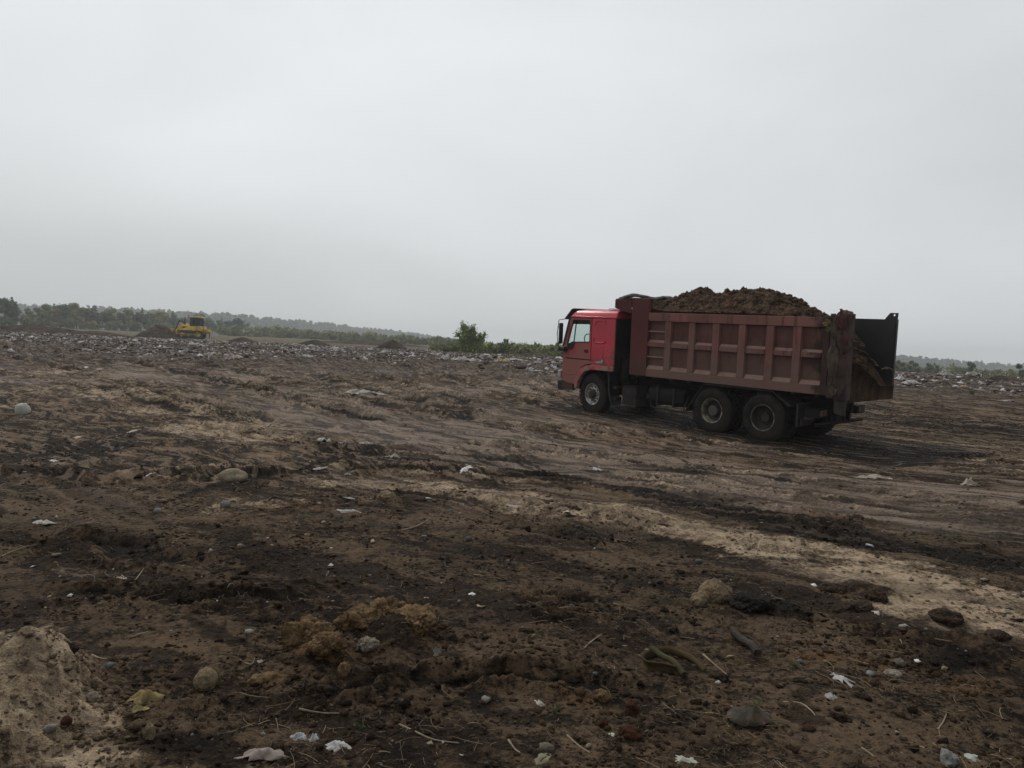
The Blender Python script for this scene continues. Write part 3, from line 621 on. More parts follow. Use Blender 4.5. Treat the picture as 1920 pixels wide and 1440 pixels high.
# folded tarpaulin lying on the headboard and canopy edge
def tarp_mesh(path, r0, seed, nseg=90, k=12, sag=.03):
    P = [Vector(p) for p in path]; Ls = [(P[i+1]-P[i]).length for i in range(len(P)-1)]; tot = sum(Ls); V = []; F = []
    for i in range(nseg+1):
        s = tot*i/nseg; j = 0
        while j < len(Ls)-1 and s > Ls[j]: s -= Ls[j]; j += 1
        p = P[j].lerp(P[j+1], min(1, s/Ls[j])); d = (P[j+1]-P[j]).normalized(); x = d.cross(Vector((0, 0, 1))).normalized(); y = Vector((0, 0, 1))
        for q in range(k):
            a = 2*math.pi*q/k; nn = float(perlin(np.array([i*.11+seed]), np.array([q*.8]), seed)[0])
            rr = r0*(1+.35*nn+.12*float(perlin(np.array([i*1.1]), np.array([q*1.3]), seed+2)[0])); e = min(1, i/3, (nseg-i)/3)**.5+.05
            V.append(p+x*math.cos(a)*rr*1.5*e+y*math.sin(a)*rr*.8*e+y*sag*math.sin(i*.13+seed))
    for i in range(nseg):
        for q in range(k): F.append((i*k+q, i*k+(q+1) % k, (i+1)*k+(q+1) % k, (i+1)*k+q))
    return mesh_np('tarpaulin', [v[:] for v in V], [np.array(F), np.array([list(range(k))[::-1]]), np.array([[nseg*k+q for q in range(k)]])], m_tarp, True)
tp = obj('folded_tarpaulin', tarp_mesh([(4.52, 1.05, 3.14), (4.0, 1.10, 3.18), (3.86, .8, 3.18), (3.87, 0, 3.16), (3.86, -.6, 3.18), (3.7, -1.05, 3.12)], .055, 5, 110)); tp.matrix_world = TRUCK
tag(tp, 'grey-green folded tarpaulin lying along the top of the tipper headboard behind the cab', 'tarpaulin')

# ---- chassis and running gear
m = MB()
for v_ in (-.42, .34): m.box((-1.25, v_, .70), (6.1, v_+.08, .985))
for u in (-1.2, .2, 1.0, 2.4, 3.6, 5.6): m.box((u, -.339, .74), (u+.1, .339, .95))
for u in (0, 1.35, 5.221): m.tube([(u, -.95, .54), (u, .95, .54)], .085, 10)
for u in (0, 1.35): m.lathe([(-.2, 0.001), (-.19, .12), (-.08, .21), (.08, .21), (.19, .12), (.2, 0.001)], (u, 0, .55), 'y', 20)
for sg in (-1, 1):
    for k in range(5): m.box((-.15+k*.04, sg*.48-.045, .78+k*.022), (1.5-k*.04, sg*.48+.045, .80+k*.022))
m.tube([(-1.15, -1.05, .50), (-1.15, 1.05, .50)], .04, 8)
for v_ in (-.4, .4): m.box((-1.2, v_-.04, .5), (-1.12, v_+.04, .72))
m.tube([(2.2, 0, .62), (4.2, 0, .68)], .05, 8)
m.build('chassis_frame', m_chassis, truck, .004)
m = MB(); R = []
for u in (2.22, 2.26, 3.30, 3.34):
    s = .94 if u in (2.22, 3.34) else 1; R.append([(u, .83+(.27*s)*math.copysign(abs(math.cos(a))**.6, math.cos(a)), .70+(.225*s)*math.copysign(abs(math.sin(a))**.6, math.sin(a))) for a in np.linspace(0, 2*math.pi, 24, endpoint=False)])
m.rings(R); ft = m.build('fuel_tank', m_chassis, truck, smooth=True)
m = MB()
for u in (2.5, 3.0): m.box((u, .55, .46), (u+.05, 1.115, .50)); m.box((u, 1.105, .47), (u+.05, 1.12, .93))
m.build('tank_strap', m_guard, ft)
m = MB(); m.box((3.70, .72, .36), (4.17, 1.14, .83)); bb = m.build('battery_box', m_guard, truck, .015)
m = MB(); m.box((3.69, .71, .835), (4.18, 1.15, .86)); m.build('battery_lid', m_chassis, bb, .006)
m = MB(); m.tube([(1.66, 1.12, .41), (2.3, 1.14, .39), (3.2, 1.12, .40)], .018, 7); m.tube([(3.2, 1.12, .40), (3.3, 1.05, .62)], .016, 7); m.tube([(2.2, 1.12, .40), (2.15, 1.0, .75)], .016, 7); m.tube([(2.75, 1.14, .395), (2.75, 1.05, .48)], .014, 7)
m.build('side_guard', m_guard, truck)
for sg in (1, -1):
    y0, y1 = sorted((sg*.52, sg*1.165))
    m = MB(); m.box((-.20, y0, 1.118), (1.62, y1, 1.145))
    m.prism([(1.62, 1.145), (1.62, 1.118), (2.10, .42), (2.13, .42)], 'y', y0, y1)
    m.prism([(-.20, 1.145), (-.20, 1.118), (-.60, .83), (-.66, .86)], 'y', y0, y1)
    m.build('rear_mudguard', m_guard, truck, .004)
    m = MB(); m.box((-.80, y0+.02, .42), (-.775, y1-.02, .93)); m.box((-.84, y1-.30 if sg > 0 else y0, .43), (-.80, y1 if sg > 0 else y0+.30, .90)); m.build('mud_flap', m_guard, truck, .004)
    tl = MB().box((-1.22, sg*.85-.18, .66), (-.9, sg*.85+.20, .84)).build('tail_lamp_box', m_chassis, truck, .01)
    MB().box((-1.235, sg*.85-.15, .69), (-1.222, sg*.85-.02, .81)).build('lens', m_redlens, tl)
    MB().box((-1.235, sg*.85+.0, .69), (-1.222, sg*.85+.13, .81)).build('lens', m_orlens, tl)
MB().box((-.93, 1.0, .48), (-.90, 1.16, .62)).box((-1.16, 1.06, .60), (-.93, 1.10, .66)).build('lamp_bracket', m_guard, truck, .004)
m = MB(); m.lathe([(0, .001), (0, .09), (.34, .09), (.34, .001)], (4.28, .9, .55), 'z', 20); m.lathe([(0, .001), (0, .07), (1.9, .07), (1.9, .001)], (4.22, .55, .8), 'z', 16); m.box((4.1, -.9, .9), (4.32, .4, 2.2)); m.tube([(4.22, .9, .5), (4.22, .9, 1.25), (4.26, .6, 1.5)], .055, 8)
m.lathe([(0, .001), (0, .13), (.55, .13), (.55, .001)], (4.25, .93, 1.0), 'z', 18)
m.build('air_intake', m_chassis, truck, .004)

def wheel(u, v, sg, kind, turn=0.0):
    e = empty('wheel'); e.parent = truck; e.location = (u, v, .525); e.rotation_euler = (0, 0, turn)
    m = MB(); R_, Wd = .535, .29
    pr = [(-Wd/2+.02, .285), (-Wd/2, .33), (-Wd/2-.004, .42), (-Wd/2+.012, .50), (-Wd/2+.045, R_-.006), (0, R_), (Wd/2-.045, R_-.006), (Wd/2-.012, .50), (Wd/2+.004, .42), (Wd/2, .33), (Wd/2-.02, .285)]
    m.lathe(pr, (0, 0, 0), 'y', 56)
    for k in range(40):
        a = 2*math.pi*k/40
        for s2 in (-1, 1):
            c = Vector((math.cos(a+s2*.03)*(R_+.004), s2*.088, math.sin(a+s2*.03)*(R_+.004)))
            m.box(c-Vector((.013, .045, .026)), c+Vector((.013, .045, .026)), Matrix.Rotation(-(a), 3, 'Y'))
    m.build('tyre', m_tyre, e, smooth=True)
    o = sg
    if kind == 'front':
        m = MB(); pr = [(.125, .295), (.142, .292), (.130, .268), (.085, .255), (.070, .225), (.085, .14), (.10, .105)]; m.lathe(pr, (0, 0, 0), 'y', 48, o); m.lathe([(-.12, .29), (.09, .262)], (0, 0, 0), 'y', 48, o)
        rim = m.build('rim', m_rim, e, smooth=True)
        for k in range(10):
            a = 2*math.pi*k/10; MB().lathe([(0, .001), (0, .027), (.01, .026), (.011, .001)], (math.cos(a)*.196, .078*o-.001, math.sin(a)*.196), 'y', 12, o).build('vent_hole', m_black, e)
        m = MB(); m.lathe([(.09, .125), (.13, .12), (.145, .10), (.19, .085), (.195, .001)], (0, 0, 0), 'y', 28, o)
        for k in range(10):
            a = 2*math.pi*(k+.5)/10; m.lathe([(0, .014), (.03, .013), (.031, .001)], (math.cos(a)*.14, .088*o, math.sin(a)*.14), 'y', 6, o)
        m.build('hub', m_rimd, e)
    else:
        inner = kind == 'inner'
        m = MB(); pr = [(.125, .295), (.142, .292), (.130, .270), (.095, .262), (.06, .255), (-.02, .245)]
        m.lathe(pr, (0, 0, 0), 'y', 48, o); rim = m.build('rim', m_rimc if kind == 'mid' else m_rimd, e, smooth=True)
        if not inner:
            m = MB(); m.lathe([(-.021, .25), (-.05, .22), (-.06, .16), (-.055, .001)], (0, 0, 0), 'y', 40, o)
            for k in range(10):
                a = 2*math.pi*(k+.5)/10; m.lathe([(0, .015), (.035, .014), (.036, .001)], (math.cos(a)*.17, -.058*o, math.sin(a)*.17), 'y', 6, o)
            m.build('disc', m_rimd, e, smooth=True)
            if kind == 'mid': m = MB(); m.lathe([(-.05, .135), (.07, .125), (.10, .115), (.105, .001)], (0, 0, 0), 'y', 28, o); m.build('hub', m_hub, e)
            else: m = MB(); m.lathe([(-.05, .12), (.03, .11), (.045, .09), (.05, .001)], (0, 0, 0), 'y', 28, o); m.build('hub', m_rimd, e); MB().lathe([(.126, .296), (.146, .293), (.146, .285), (.128, .278)], (0, 0, 0), 'y', 48, o).build('rim_lip', m_rimc, e, smooth=True)
    return e
for u, k in ((0, 'rear'), (1.35, 'mid')):
    for sg in (1, -1):
        wheel(u, sg*1.03, sg, k); wheel(u, sg*.70, sg, 'inner')
wheel(5.221, 1.04, 1, 'front', math.radians(-5)); wheel(5.221, -1.04, -1, 'front', math.radians(-5))

# ---- cab
cab = truck
SL = 4.47
# plan outline (closed, left half then mirrored) scaled front position
def plan(uf, vs=1.2, r=.16, ur=SL):
    L_ = [(ur, vs-.02), (ur+.04, vs)]+[(uf-.32+.16*k/3, vs-.012*k/3) for k in range(4)]
    for k in range(1, 7):
        a = math.pi/2*k/6; L_.append((uf-.16-.10+(.20)*math.sin(a), vs-.012-.22+.22*math.cos(a)))
    L_.append((uf, vs*.5)); L_.append((uf+.015, 0))
    return L_+[(u, -v) for u, v in L_[-2::-1]]
# side sleeper panels, lower flanks, back
for sg in (1, -1):
    y0, y1 = sorted((sg*1.165, sg*1.2))
    nm = m_red
    m = MB(); m.plate([(SL, 1.20), (5.318, 1.20), (5.318, 2.58), (SL, 2.61)], [], y0, y1)
    m.build('side_panel', m_red, cab, .012)
    # pressed recess: raised arch top and bottom lip
    m = MB()
    top = [(5.20, 2.40), (5.19, 2.47), (5.14, 2.515), (5.05, 2.53), (4.90, 2.53), (4.82, 2.50), (4.80, 2.44)]
    m.tube([(p[0], sg*1.2, p[1]) for p in top], .017, 8)
    m.build('pressed_trim', m_red, cab, .004, smooth=True); m = MB()
    bot = [(5.235, 2.05), (5.22, 1.97), (5.15, 1.93), (4.95, 1.925), (4.83, 1.945), (4.80, 1.99)]
    m.tube([(p[0], sg*1.203, p[1]) for p in bot], .024, 8)
    m.prism([(5.21, 1.52), (5.2, 1.86), (4.86, 1.86), (4.86, 1.42), (5.19, 1.44)], 'y', *sorted((sg*1.199, sg*1.208)))
    m.build('pressed_trim', m_red, cab, .004, smooth=True)
    if sg > 0:
        m = MB(); m.prism([(5.18, 1.40), (5.12, 1.425), (5.0, 1.43), (4.93, 1.45), (4.87, 1.50), (4.85, 1.44), (4.88, 1.385), (5.05, 1.385)], 'y', 1.2085, 1.211); m.build('chipped_paint_patch', m_white, cab)
    # wheel arch flare
    m = MB(); arc = [(SL, 1.195), (5.30, 1.185), (5.52, 1.12), (5.66, .98), (5.76, .80), (5.80, .64)]; ou = [(5.90, .62), (5.87, .86), (5.80, 1.05), (5.66, 1.21), (5.42, 1.30), (SL-.01, 1.325)]
    m.prism(arc+ou, 'y', *sorted((sg*1.10, sg*1.232))); m.build('wheel_arch', m_arch, cab, .012)
    # lower flank in front of the wheel
    m = MB(); m.plate([(5.90, .72), (5.88, .86), (5.81, 1.06), (5.68, 1.23), (5.45, 1.325), (5.325, 1.335), (5.325, 1.43), (6.385, 1.43), (6.385, .80), (6.2, .76)], [], y0, y1); m.build('step_panel', m_reddust, cab, .01)
    m = MB(); m.prism([(6.33, .985), (6.33, 1.02), (5.90, 1.03), (5.92, .99)], 'y', *sorted((sg*1.198, sg*1.212))); m.build('step_crease', m_reddust, cab, .004)
    # door
    dr = MB(); dr.plate([(5.335, 1.455), (6.385, 1.455), (6.40, 1.72), (6.33, 1.90), (6.12, 2.575), (5.335, 2.575)],
        [[(5.40, 1.91), (5.385, 1.98), (5.385, 2.47), (5.42, 2.525), (6.04, 2.525), (6.235, 1.88), (6.24, 1.76), (6.20, 1.70), (6.03, 1.70), (5.98, 1.76), (5.95, 1.875), (5.90, 1.90)]], *sorted((sg*1.168, sg*1.206)))
    door = dr.build('door', m_reddust, cab, .008)
    MB().box((5.42, min(sg*1.207, sg*1.225), 1.64), (5.56, max(sg*1.207, sg*1.225), 1.72)).build('door_handle', m_black, door, .008)
    fr_ = [(5.40, 1.91), (5.385, 1.98), (5.385, 2.47), (5.42, 2.525), (6.04, 2.525), (6.235, 1.88), (6.24, 1.76), (6.20, 1.70), (6.03, 1.70), (5.98, 1.76), (5.95, 1.875), (5.90, 1.90), (5.40, 1.91)]
    m = MB(); m.tube([(p[0], sg*1.190, p[1]) for p in fr_], .022, 6); m.tube([(5.93, sg*1.19, 2.52), (6.02, sg*1.19, 1.76)], .017, 6); m.prism([(5.96, 1.88), (6.235, 1.86), (6.24, 1.75), (6.2, 1.70), (6.03, 1.70), (5.98, 1.76)], 'y', *sorted((sg*1.18, sg*1.2))); m.build('window_seal', m_black, door)
    MB().prism([(5.39, 1.92), (5.39, 2.52), (6.04, 2.52), (6.235, 1.88), (5.96, 1.86)], 'y', *sorted((sg*1.172, sg*1.178))).build('window_glass', m_glass, door)
    # mirrors
    mi = MB().box((6.32, min(sg*1.31, sg*1.44), 1.84), (6.38, max(sg*1.31, sg*1.44), 2.42)).build('wing_mirror', m_black, cab, .02)
    m = MB(); m.tube([(6.22, sg*1.20, 2.56), (6.42, sg*1.40, 2.50), (6.45, sg*1.42, 2.1), (6.42, sg*1.40, 1.78), (6.30, sg*1.20, 1.70)], .013, 6); m.tube([(6.36, sg*1.38, 2.3), (6.44, sg*1.41, 2.3)], .012, 6); m.build('mirror_arm', m_guard, mi)
    MB().box((6.20, min(sg*1.215, sg*1.36), 1.64), (6.48, max(sg*1.215, sg*1.36), 1.76)).build('wide_mirror', m_black, mi, .03)
# front shell below the windscreen, corner panels
def shell(name, z0, z1, uf0, uf1, mat, th=.03, lo=5, hi=-5, parent=cab, vs0=1.2, vs1=1.2):
    P0 = plan(uf0, vs0); P1 = plan(uf1, vs1); n = len(P0); P0 = P0[3:n-3]; P1 = P1[3:n-3]; n = len(P0); m = MB(); bm = m.bm; V = []
    for (u, v), (u1, v1) in zip(P0, P1):
        V.append([bm.verts.new((u, v, z0)), bm.verts.new((u1, v1, z1)), bm.verts.new((u1-th, v1*.975, z1)), bm.verts.new((u-th, v*.975, z0))])
    for A, B in zip(V, V[1:]):
        for k in range(4): bm.faces.new((A[k], A[(k+1) % 4], B[(k+1) % 4], B[k]))
    bm.faces.new(V[0]); bm.faces.new(V[-1][::-1]); return m.build(name, mat, parent, smooth=True)
shell('front_panel', .82, 1.70, 6.60, 6.58, m_red)
shell('grille', 1.05, 1.42, 6.63, 6.62, m_black, .02).scale = (1, .8, 1)
ws = shell('windscreen', 1.702, 2.56, 6.575, 6.36, m_glass, .012)
# A pillars and header
for sg in (1, -1):
    m = MB(); m.prism([(6.405, 1.72), (6.50, 1.70), (6.24, 2.58), (6.128, 2.575), (6.34, 1.90)], 'y', *sorted((sg*1.135, sg*1.19))); m.build('windscreen_pillar', m_black, cab, .01)
# roof: drip rail to crown
R = []
for z_, uf_, vs_, ur_ in ((2.585, 6.30, 1.205, 4.44), (2.60, 6.31, 1.222, 4.43), (2.625, 6.31, 1.222, 4.43), (2.635, 6.29, 1.20, 4.44), (2.72, 6.22, 1.165, 4.45), (2.78, 6.12, 1.10, 4.47), (2.81, 6.0, .98, 4.52), (2.825, 5.8, .7, 4.62)):
    R.append([(u, v, z_) for u, v in plan(uf_, vs_, ur=ur_)])
m = MB(); m.rings(R); m.build('roof', m_red, cab, smooth=True)
# dark sun visor and roof edge strip
m = MB()
m.prism([(6.30, 2.60), (6.42, 2.52), (6.44, 2.56), (6.18, 2.82), (6.10, 2.84)], 'y', -1.16, 1.16)
m.prism([(6.10, 2.84), (6.18, 2.82), (5.2, 2.875), (4.75, 2.865), (4.75, 2.85)], 'y', -1.16, -.90)
m.build('sun_visor', m_black, cab, .01)
MB().prism([(4.45, 2.83), (4.95, 2.835), (4.9, 2.86), (4.5, 2.858)], 'y', .2, 1.0).build('roof_hatch', m_white, cab, .01)
# back wall and floor
m = MB(); m.plate([(-1.19, 1.20), (1.19, 1.20), (1.19, 2.6), (-1.19, 2.6)], [[(-.6, 1.95), (.6, 1.95), (.6, 2.35), (-.6, 2.35)]], SL-.03, SL-.002, 'x'); m.build('back_panel', m_black, cab)
m = MB()
for v_ in (-1.0, -.5, 0, .5, 1.0): m.box((SL-.06, v_-.03, 1.3), (SL-.032, v_+.03, 1.93))
m.box((SL-.05, -1.18, 2.40), (SL-.032, 1.18, 2.46)); m.build('back_ribs', m_black, cab, .004)
MB().box((SL-.02, -1.15, 1.21), (6.45, 1.15, 1.25)).box((4.6, -.45, .80), (6.4, .45, 1.205)).build('cab_floor', m_black, cab)
MB().box((SL-.025, -.59, 1.96), (SL-.015, .59, 2.34)).build('rear_window', m_glass, cab)
for sg in (1, -1):
    m = MB(); m.box((5.2, sg*.62-.26, 1.30), (5.72, sg*.62+.26, 1.62)); m.prism([(5.05, 1.6), (5.2, 1.6), (5.12, 2.28), (5.0, 2.28)], 'y', sg*.62-.24, sg*.62+.24); m.box((5.0, sg*.62-.13, 2.29), (5.1, sg*.62+.13, 2.45)); m.build('seat', m_seat, cab, .03)
MB().prism([(6.02, 1.80), (6.05, 2.02), (6.2, 2.10), (6.42, 1.9), (6.45, 1.80)], 'y', -1.1, -.15).build('dashboard_clutter', m_seat, cab, .04)
MB().box((6.16, -1.1, 2.40), (6.24, 1.1, 2.57)).build('windscreen_header', m_black, cab, .01)
m = MB(); m.prism([(6.05, 1.26), (6.0, 1.80), (6.15, 1.92), (6.5, 1.78), (6.5, 1.26)], 'y', -1.12, 1.12); m.build('dashboard', m_seat, cab, .03)
m = MB(); c_ = Vector((5.93, .62, 1.93)); m.tube([c_+Vector((.09*math.cos(a), .22*math.sin(a), .20*math.cos(a))) for a in np.linspace(0, 2*math.pi, 25)], .014, 6); m.tube([c_, c_+Vector((.15, 0, -.2))], .03, 6); m.build('steering_wheel', m_black, cab)
# bumper, lamps, front wheel flap
bp = empty('bumper'); bp.parent = truck
o_ = shell('bumper_beam', .52, .765, 6.72, 6.74, m_black, .10, parent=bp, vs0=1.22, vs1=1.23)
o_ = shell('bumper_step', .766, .80, 6.75, 6.74, m_guard, .22, parent=bp, vs0=1.24, vs1=1.22)
MB().box((5.98, 1.08, .56), (6.42, 1.21, .755)).build('bumper_side_piece', m_boxf, bp, .012)
MB().box((5.98, -1.21, .56), (6.42, -1.08, .755)).build('bumper_side_piece', m_boxf, bp, .012)
for sg in (1, -1):
    hl = MB().box((6.50, sg*.98-.16, .86), (6.64, sg*.98+.20, 1.08)).build('headlight', m_white, truck, .03)
    MB().box((6.641, sg*.98-.12, .89), (6.65, sg*.98+.14, 1.05)).build('lens', m_lens, hl)
    m = MB(); y0, y1 = sorted((sg*.82, sg*1.20)); m.prism([(4.62, 1.16), (4.66, 1.18), (4.62, .60), (4.50, .30), (4.47, .30), (4.57, .62)], 'y', y0, y1); m.build('front_mud_flap', m_black, truck, .004)
    m = MB(); m.box((4.40, sg*1.0-.1, .42), (4.58, sg*1.0+.12, .52)); m.box((4.38, sg*1.0-.1, .72), (4.52, sg*1.0+.12, .80)); m.tube([(4.62, sg*1.14, 1.1), (4.60, sg*1.14, .62), (4.50, sg*1.12, .42)], .018, 6); m.build('cab_step', m_guard, truck, .006)

# ---- soil heaped in the box
gu = np.linspace(-1.80, 3.82, 300); gv = np.linspace(-1.072, 1.06, 150); U_, V_ = np.meshgrid(gu, gv, indexing='ij'); U_, V_ = U_.ravel(), V_.ravel()
hc = np.interp(U_, [-1.8, -1.5, -1.2, -.9, -.55, -.2, .05, .35, .7, 1.0, 1.4, 1.75, 2.1, 2.35, 2.7, 3.0, 3.4, 3.82], [1.50, 1.72, 2.20, 2.62, 2.80, 2.98, 3.12, 3.28, 3.36, 3.38, 3.38, 3.36, 3.24, 3.28, 3.40, 3.30, 3.12, 3.00])
edge = np.interp(U_, [-1.8, -1.2, -.8, -.4, 0, 3.0, 3.4, 3.82], [1.35, 1.95, 2.55, 2.76, 2.80, 2.80, 2.90, 2.95])
kk = np.clip(np.abs(V_)/1.07, 0, 1); pf = (1-kk**1.7)
Hs = edge+(hc-edge)*pf
rr_ = sstep(-.9, -1.75, U_); Hs = Hs*(1-rr_)+rr_*(Hs+.45*sstep(-.4, 1.0, V_)-.18*sstep(.2, -.9, V_))
nn_ = fbm(U_*1.7, V_*1.7, 3, 91); n2_ = fbm(U_*6, V_*6, 4, 92, .62, True); Hs = Hs+.10*nn_*(pf+.1)+.028*(n2_-.2)+.015*fbm(U_*24, V_*24, 2, 93)
lim = np.where(np.abs(V_) > .95, np.maximum(0, Hs-2.86), 0); Hs = Hs-lim*.8
Hs = np.maximum(Hs, 1.34)
nu_, nv_ = len(gu), len(gv); ii = np.arange(nu_-1)[:, None]*nv_+np.arange(nv_-1)[None]; Q = np.stack([ii, ii+1, ii+nv_+1, ii+nv_], -1).reshape(-1, 4)
m_load, t, b = newmat('loaded_soil'); v = mapping(t); n_ = noise(t, 4, 6, .65, v); n2 = noise(t, 26, 5, .7, v)
c = mixc(t, rng(t, mth(t, 'ADD', mth(t, 'MULTIPLY', n_, .55), mth(t, 'MULTIPLY', n2, .45)), .38, .64), (.044, .028, .018), (.132, .083, .054)); L(t, c, b.inputs['Base Color']); b.inputs['Roughness'].default_value = .92; b.inputs['Specular IOR Level'].default_value = .06; bump(t, b, n2, .9, .05)
# closed solid: drop a skirt to the box floor
bd = np.r_[np.arange(nv_), np.arange(1, nu_)*nv_+nv_-1, (nu_-1)*nv_+np.arange(nv_-2, -1, -1), np.arange(nu_-2, 0, -1)*nv_]
Vt = np.c_[U_, V_, Hs]; Vb = Vt[bd].copy(); Vb[:, 2] = np.where(Vb[:, 0] < -1.775, 1.04, 1.305); nb = len(bd); i0 = len(Vt); k_ = np.arange(nb); Qs = np.stack([bd, bd[(k_+1) % nb], i0+(k_+1) % nb, i0+k_], -1)
# crumbs on the heap belong to the same load
cr_ = np.random.default_rng(5); ix = cr_.choice(np.flatnonzero((Hs > 1.6)), 2600, replace=False); V0, F0 = ico(1); S_ = (.014*np.exp(cr_.exponential(.5, len(ix)))).clip(0, .075)
VV = V0[None]*(1+.35*cr_.uniform(-1, 1, (len(ix), len(V0), 1)))*S_[:, None, None]+np.c_[U_, V_, Hs+.0][ix][:, None]
FF = (F0[None]+(np.arange(len(ix))*len(V0))[:, None, None]).reshape(-1, 3)+i0+nb
me = mesh_np('soil_load', np.r_[Vt, Vb, VV.reshape(-1, 3)], [Q, Qs, FF], m_load, True)
ld = tag(obj('soil_load', me), 'brown soil heaped above the sides of the tipper box, sliding to its open rear', 'soil heap'); ld.matrix_world = TRUCK
# rags and dried mud strands caught on the rear post
m_rag = dirty('muddy_rag', (.13, .10, .075), .9, dirt=.6, dirtcol=(.06, .045, .032), scale=8, bmp=.4)
def rag(name, path, w, seed, mat, label, cat, th=.012, group=None):
    P = [Vector(p) for p in path]; V = []; F = []; n = 22; k = 7; r = random.Random(seed)
    for i in range(n+1):
        s = i/n*(len(P)-1); j = min(int(s), len(P)-2); p = P[j].lerp(P[j+1], s-j); d = (P[j+1]-P[j]).normalized(); x = d.cross(Vector((0, 1, 0)))
        x = x.normalized() if x.length > .1 else Vector((1, 0, 0)); ww = w*(1+.5*math.sin(i*.7+seed)+.3*r.uniform(-1, 1))*(1-.7*abs(2*i/n-1)**4)
        for q in range(k):
            f = q/(k-1)-.5; V.append(p+x*f*ww+Vector((0, 1, 0))*(.035*math.sin(q*2.2+i*.5+seed)+.02*r.uniform(-1, 1)))
    for i in range(n):
        for q in range(k-1): F.append((i*k+q, i*k+q+1, (i+1)*k+q+1, (i+1)*k+q))
    me = mesh_np(name, [v[:] for v in V], np.array(F), mat, True); o = obj(name, me); s = o.modifiers.new('solid', 'SOLIDIFY'); s.thickness = th; o.matrix_world = TRUCK
    return tag(o, label, cat, group)
m_ragy = dirty('yellowed_rag', (.26, .20, .09), .9, dirt=.5, dirtcol=(.07, .05, .035), scale=9, bmp=.4)
m_ragr = dirty('dark_red_rag', (.12, .035, .035), .9, dirt=.5, dirtcol=(.05, .035, .028), scale=6, bmp=.4)
rag('torn_rag', [(-1.36, 1.23, 2.80), (-1.40, 1.25, 2.62), (-1.44, 1.24, 2.45)], .11, 2, m_ragy, 'yellowish torn rag hanging at the top rear corner of the tipper side', 'rag')
rag('torn_rag', [(-1.66, 1.25, 2.95), (-1.74, 1.27, 2.5), (-1.78, 1.25, 2.05)], .16, 4, m_ragr, 'long dark red rag hanging down the outside of the rear post of the tipper box', 'rag')
rag('torn_rag', [(-1.52, 1.24, 2.85), (-1.56, 1.245, 2.2), (-1.60, 1.24, 1.55), (-1.62, 1.235, 1.15)], .20, 7, m_rag, 'long muddy brown sheet caked on the rear corner post of the tipper', 'rag')
rag('torn_rag', [(-1.87, 1.12, 2.35), (-1.95, 1.05, 2.22), (-1.98, .85, 2.16)], .10, 9, m_rag, 'short muddy strand poking out from the tipper rear post over the soil', 'rag')
rag('torn_rag', [(-1.87, .95, 2.15), (-1.93, .55, 2.0), (-1.90, .2, 1.85), (-1.88, .0, 1.80)], .12, 12, m_rag, 'muddy strip of cloth lying along the slope of soil at the open tipper rear', 'rag')
rag('torn_rag', [(-1.84, -.35, 1.72), (-1.86, -.6, 1.74), (-1.84, -.85, 1.68)], .05, 15, m_rag, 'pale thin strip lying against the dark inner wall at the tipper rear', 'rag')

# ================================================================== bulldozer
m_yel = dirty('bulldozer_yellow_paint', (.84, .55, .05), .5, dirt=.3, dirtcol=(.14, .095, .05), scale=1.5, grad=(.6, 2.0))
m_yel2 = dirty('bulldozer_pale_roof_paint', (.80, .62, .20), .6, dirt=.30, scale=1.5)
m_trk = dirty('track_steel', (.035, .030, .027), .7, dirt=.6, dirtcol=(.06, .045, .033), scale=3)
m_dark = dirty('dark_engine_parts', (.02, .02, .021), .6, dirt=.3, scale=4)
bx, by = -46.5, 112.0
bz = float(base(np.array([bx]), np.array([by]))[0])
BT = Matrix.Translation((bx, by, bz+.12)) @ Matrix.Rotation(math.radians(187), 4, 'Z') @ Matrix.Diagonal((.93, 1.1, 1.15, 1))
bull = tag(empty('bulldozer', BT), 'yellow tracked bulldozer pushing a soil mound at the far edge of the rubbish belt', 'bulldozer')
for sg in (1, -1):
    tr = empty('track'); tr.parent = bull; y0, y1 = sorted((sg*.72, sg*1.22)); Pp = []
    for k in range(48):
        a = 2*math.pi*k/48; cx = 1.25 if math.cos(a) > 0 else -1.25; Pp.append((cx+.46*math.cos(a), .50+.46*math.sin(a)))
    m = MB(); m.prism(Pp, 'y', y0, y1)
    for k in range(30):
        f = k/30*(5.0+2*math.pi*.46)
        if f < 2.5: p = (1.25-f, .97)
        elif f < 2.5+math.pi*.46: a = (f-2.5)/.46; p = (-1.25-.47*math.sin(a), .5+.47*math.cos(a))
        elif f < 5.0+math.pi*.46: p = (-1.25+(f-2.5-math.pi*.46), .03)
        else: a = (f-5.0-math.pi*.46)/.46; p = (1.25+.47*math.sin(a), .5-.47*math.cos(a))
        m.box((p[0]-.03, y0-.01, p[1]-.03), (p[0]+.03, y1+.01, p[1]+.03))
    m.build('track_belt', m_trk, tr)
    m = MB(); m.lathe([(0, .001), (0, .36), (.03, .36), (.05, .12), (.06, .001)], (-1.25, sg*1.225, .5), 'y', 24, sg); m.lathe([(0, .001), (0, .30), (.03, .30), (.05, .001)], (1.25, sg*1.225, .46), 'y', 24, sg); m.box((-.9, min(sg*1.225, sg*1.26), .30), (.95, max(sg*1.225, sg*1.26), .62)); m.build('sprocket', m_yel, tr, .01)
    m = MB(); m.prism([(-1.0, .42), (2.3, .50), (2.5, .62), (2.3, .72), (-1.0, .56)], 'y', *sorted((sg*1.28, sg*1.40))); m.build('push_arm', m_yel, bull, .01)
m = MB(); m.prism([(.15, .95), (2.05, .95), (2.1, 1.15), (2.08, 1.62), (.15, 1.78)], 'y', -.55, .55); m.box((2.08, -.5, .75), (2.18, .5, 1.62)); m.build('engine_hood', m_yel, bull, .04)
MB().box((.5, .552, 1.1), (1.3, .57, 1.5)).build('hood_vent', m_dark, bull); MB().box((.5, -.57, 1.1), (1.3, -.552, 1.5)).build('hood_vent', m_dark, bull)
m = MB()
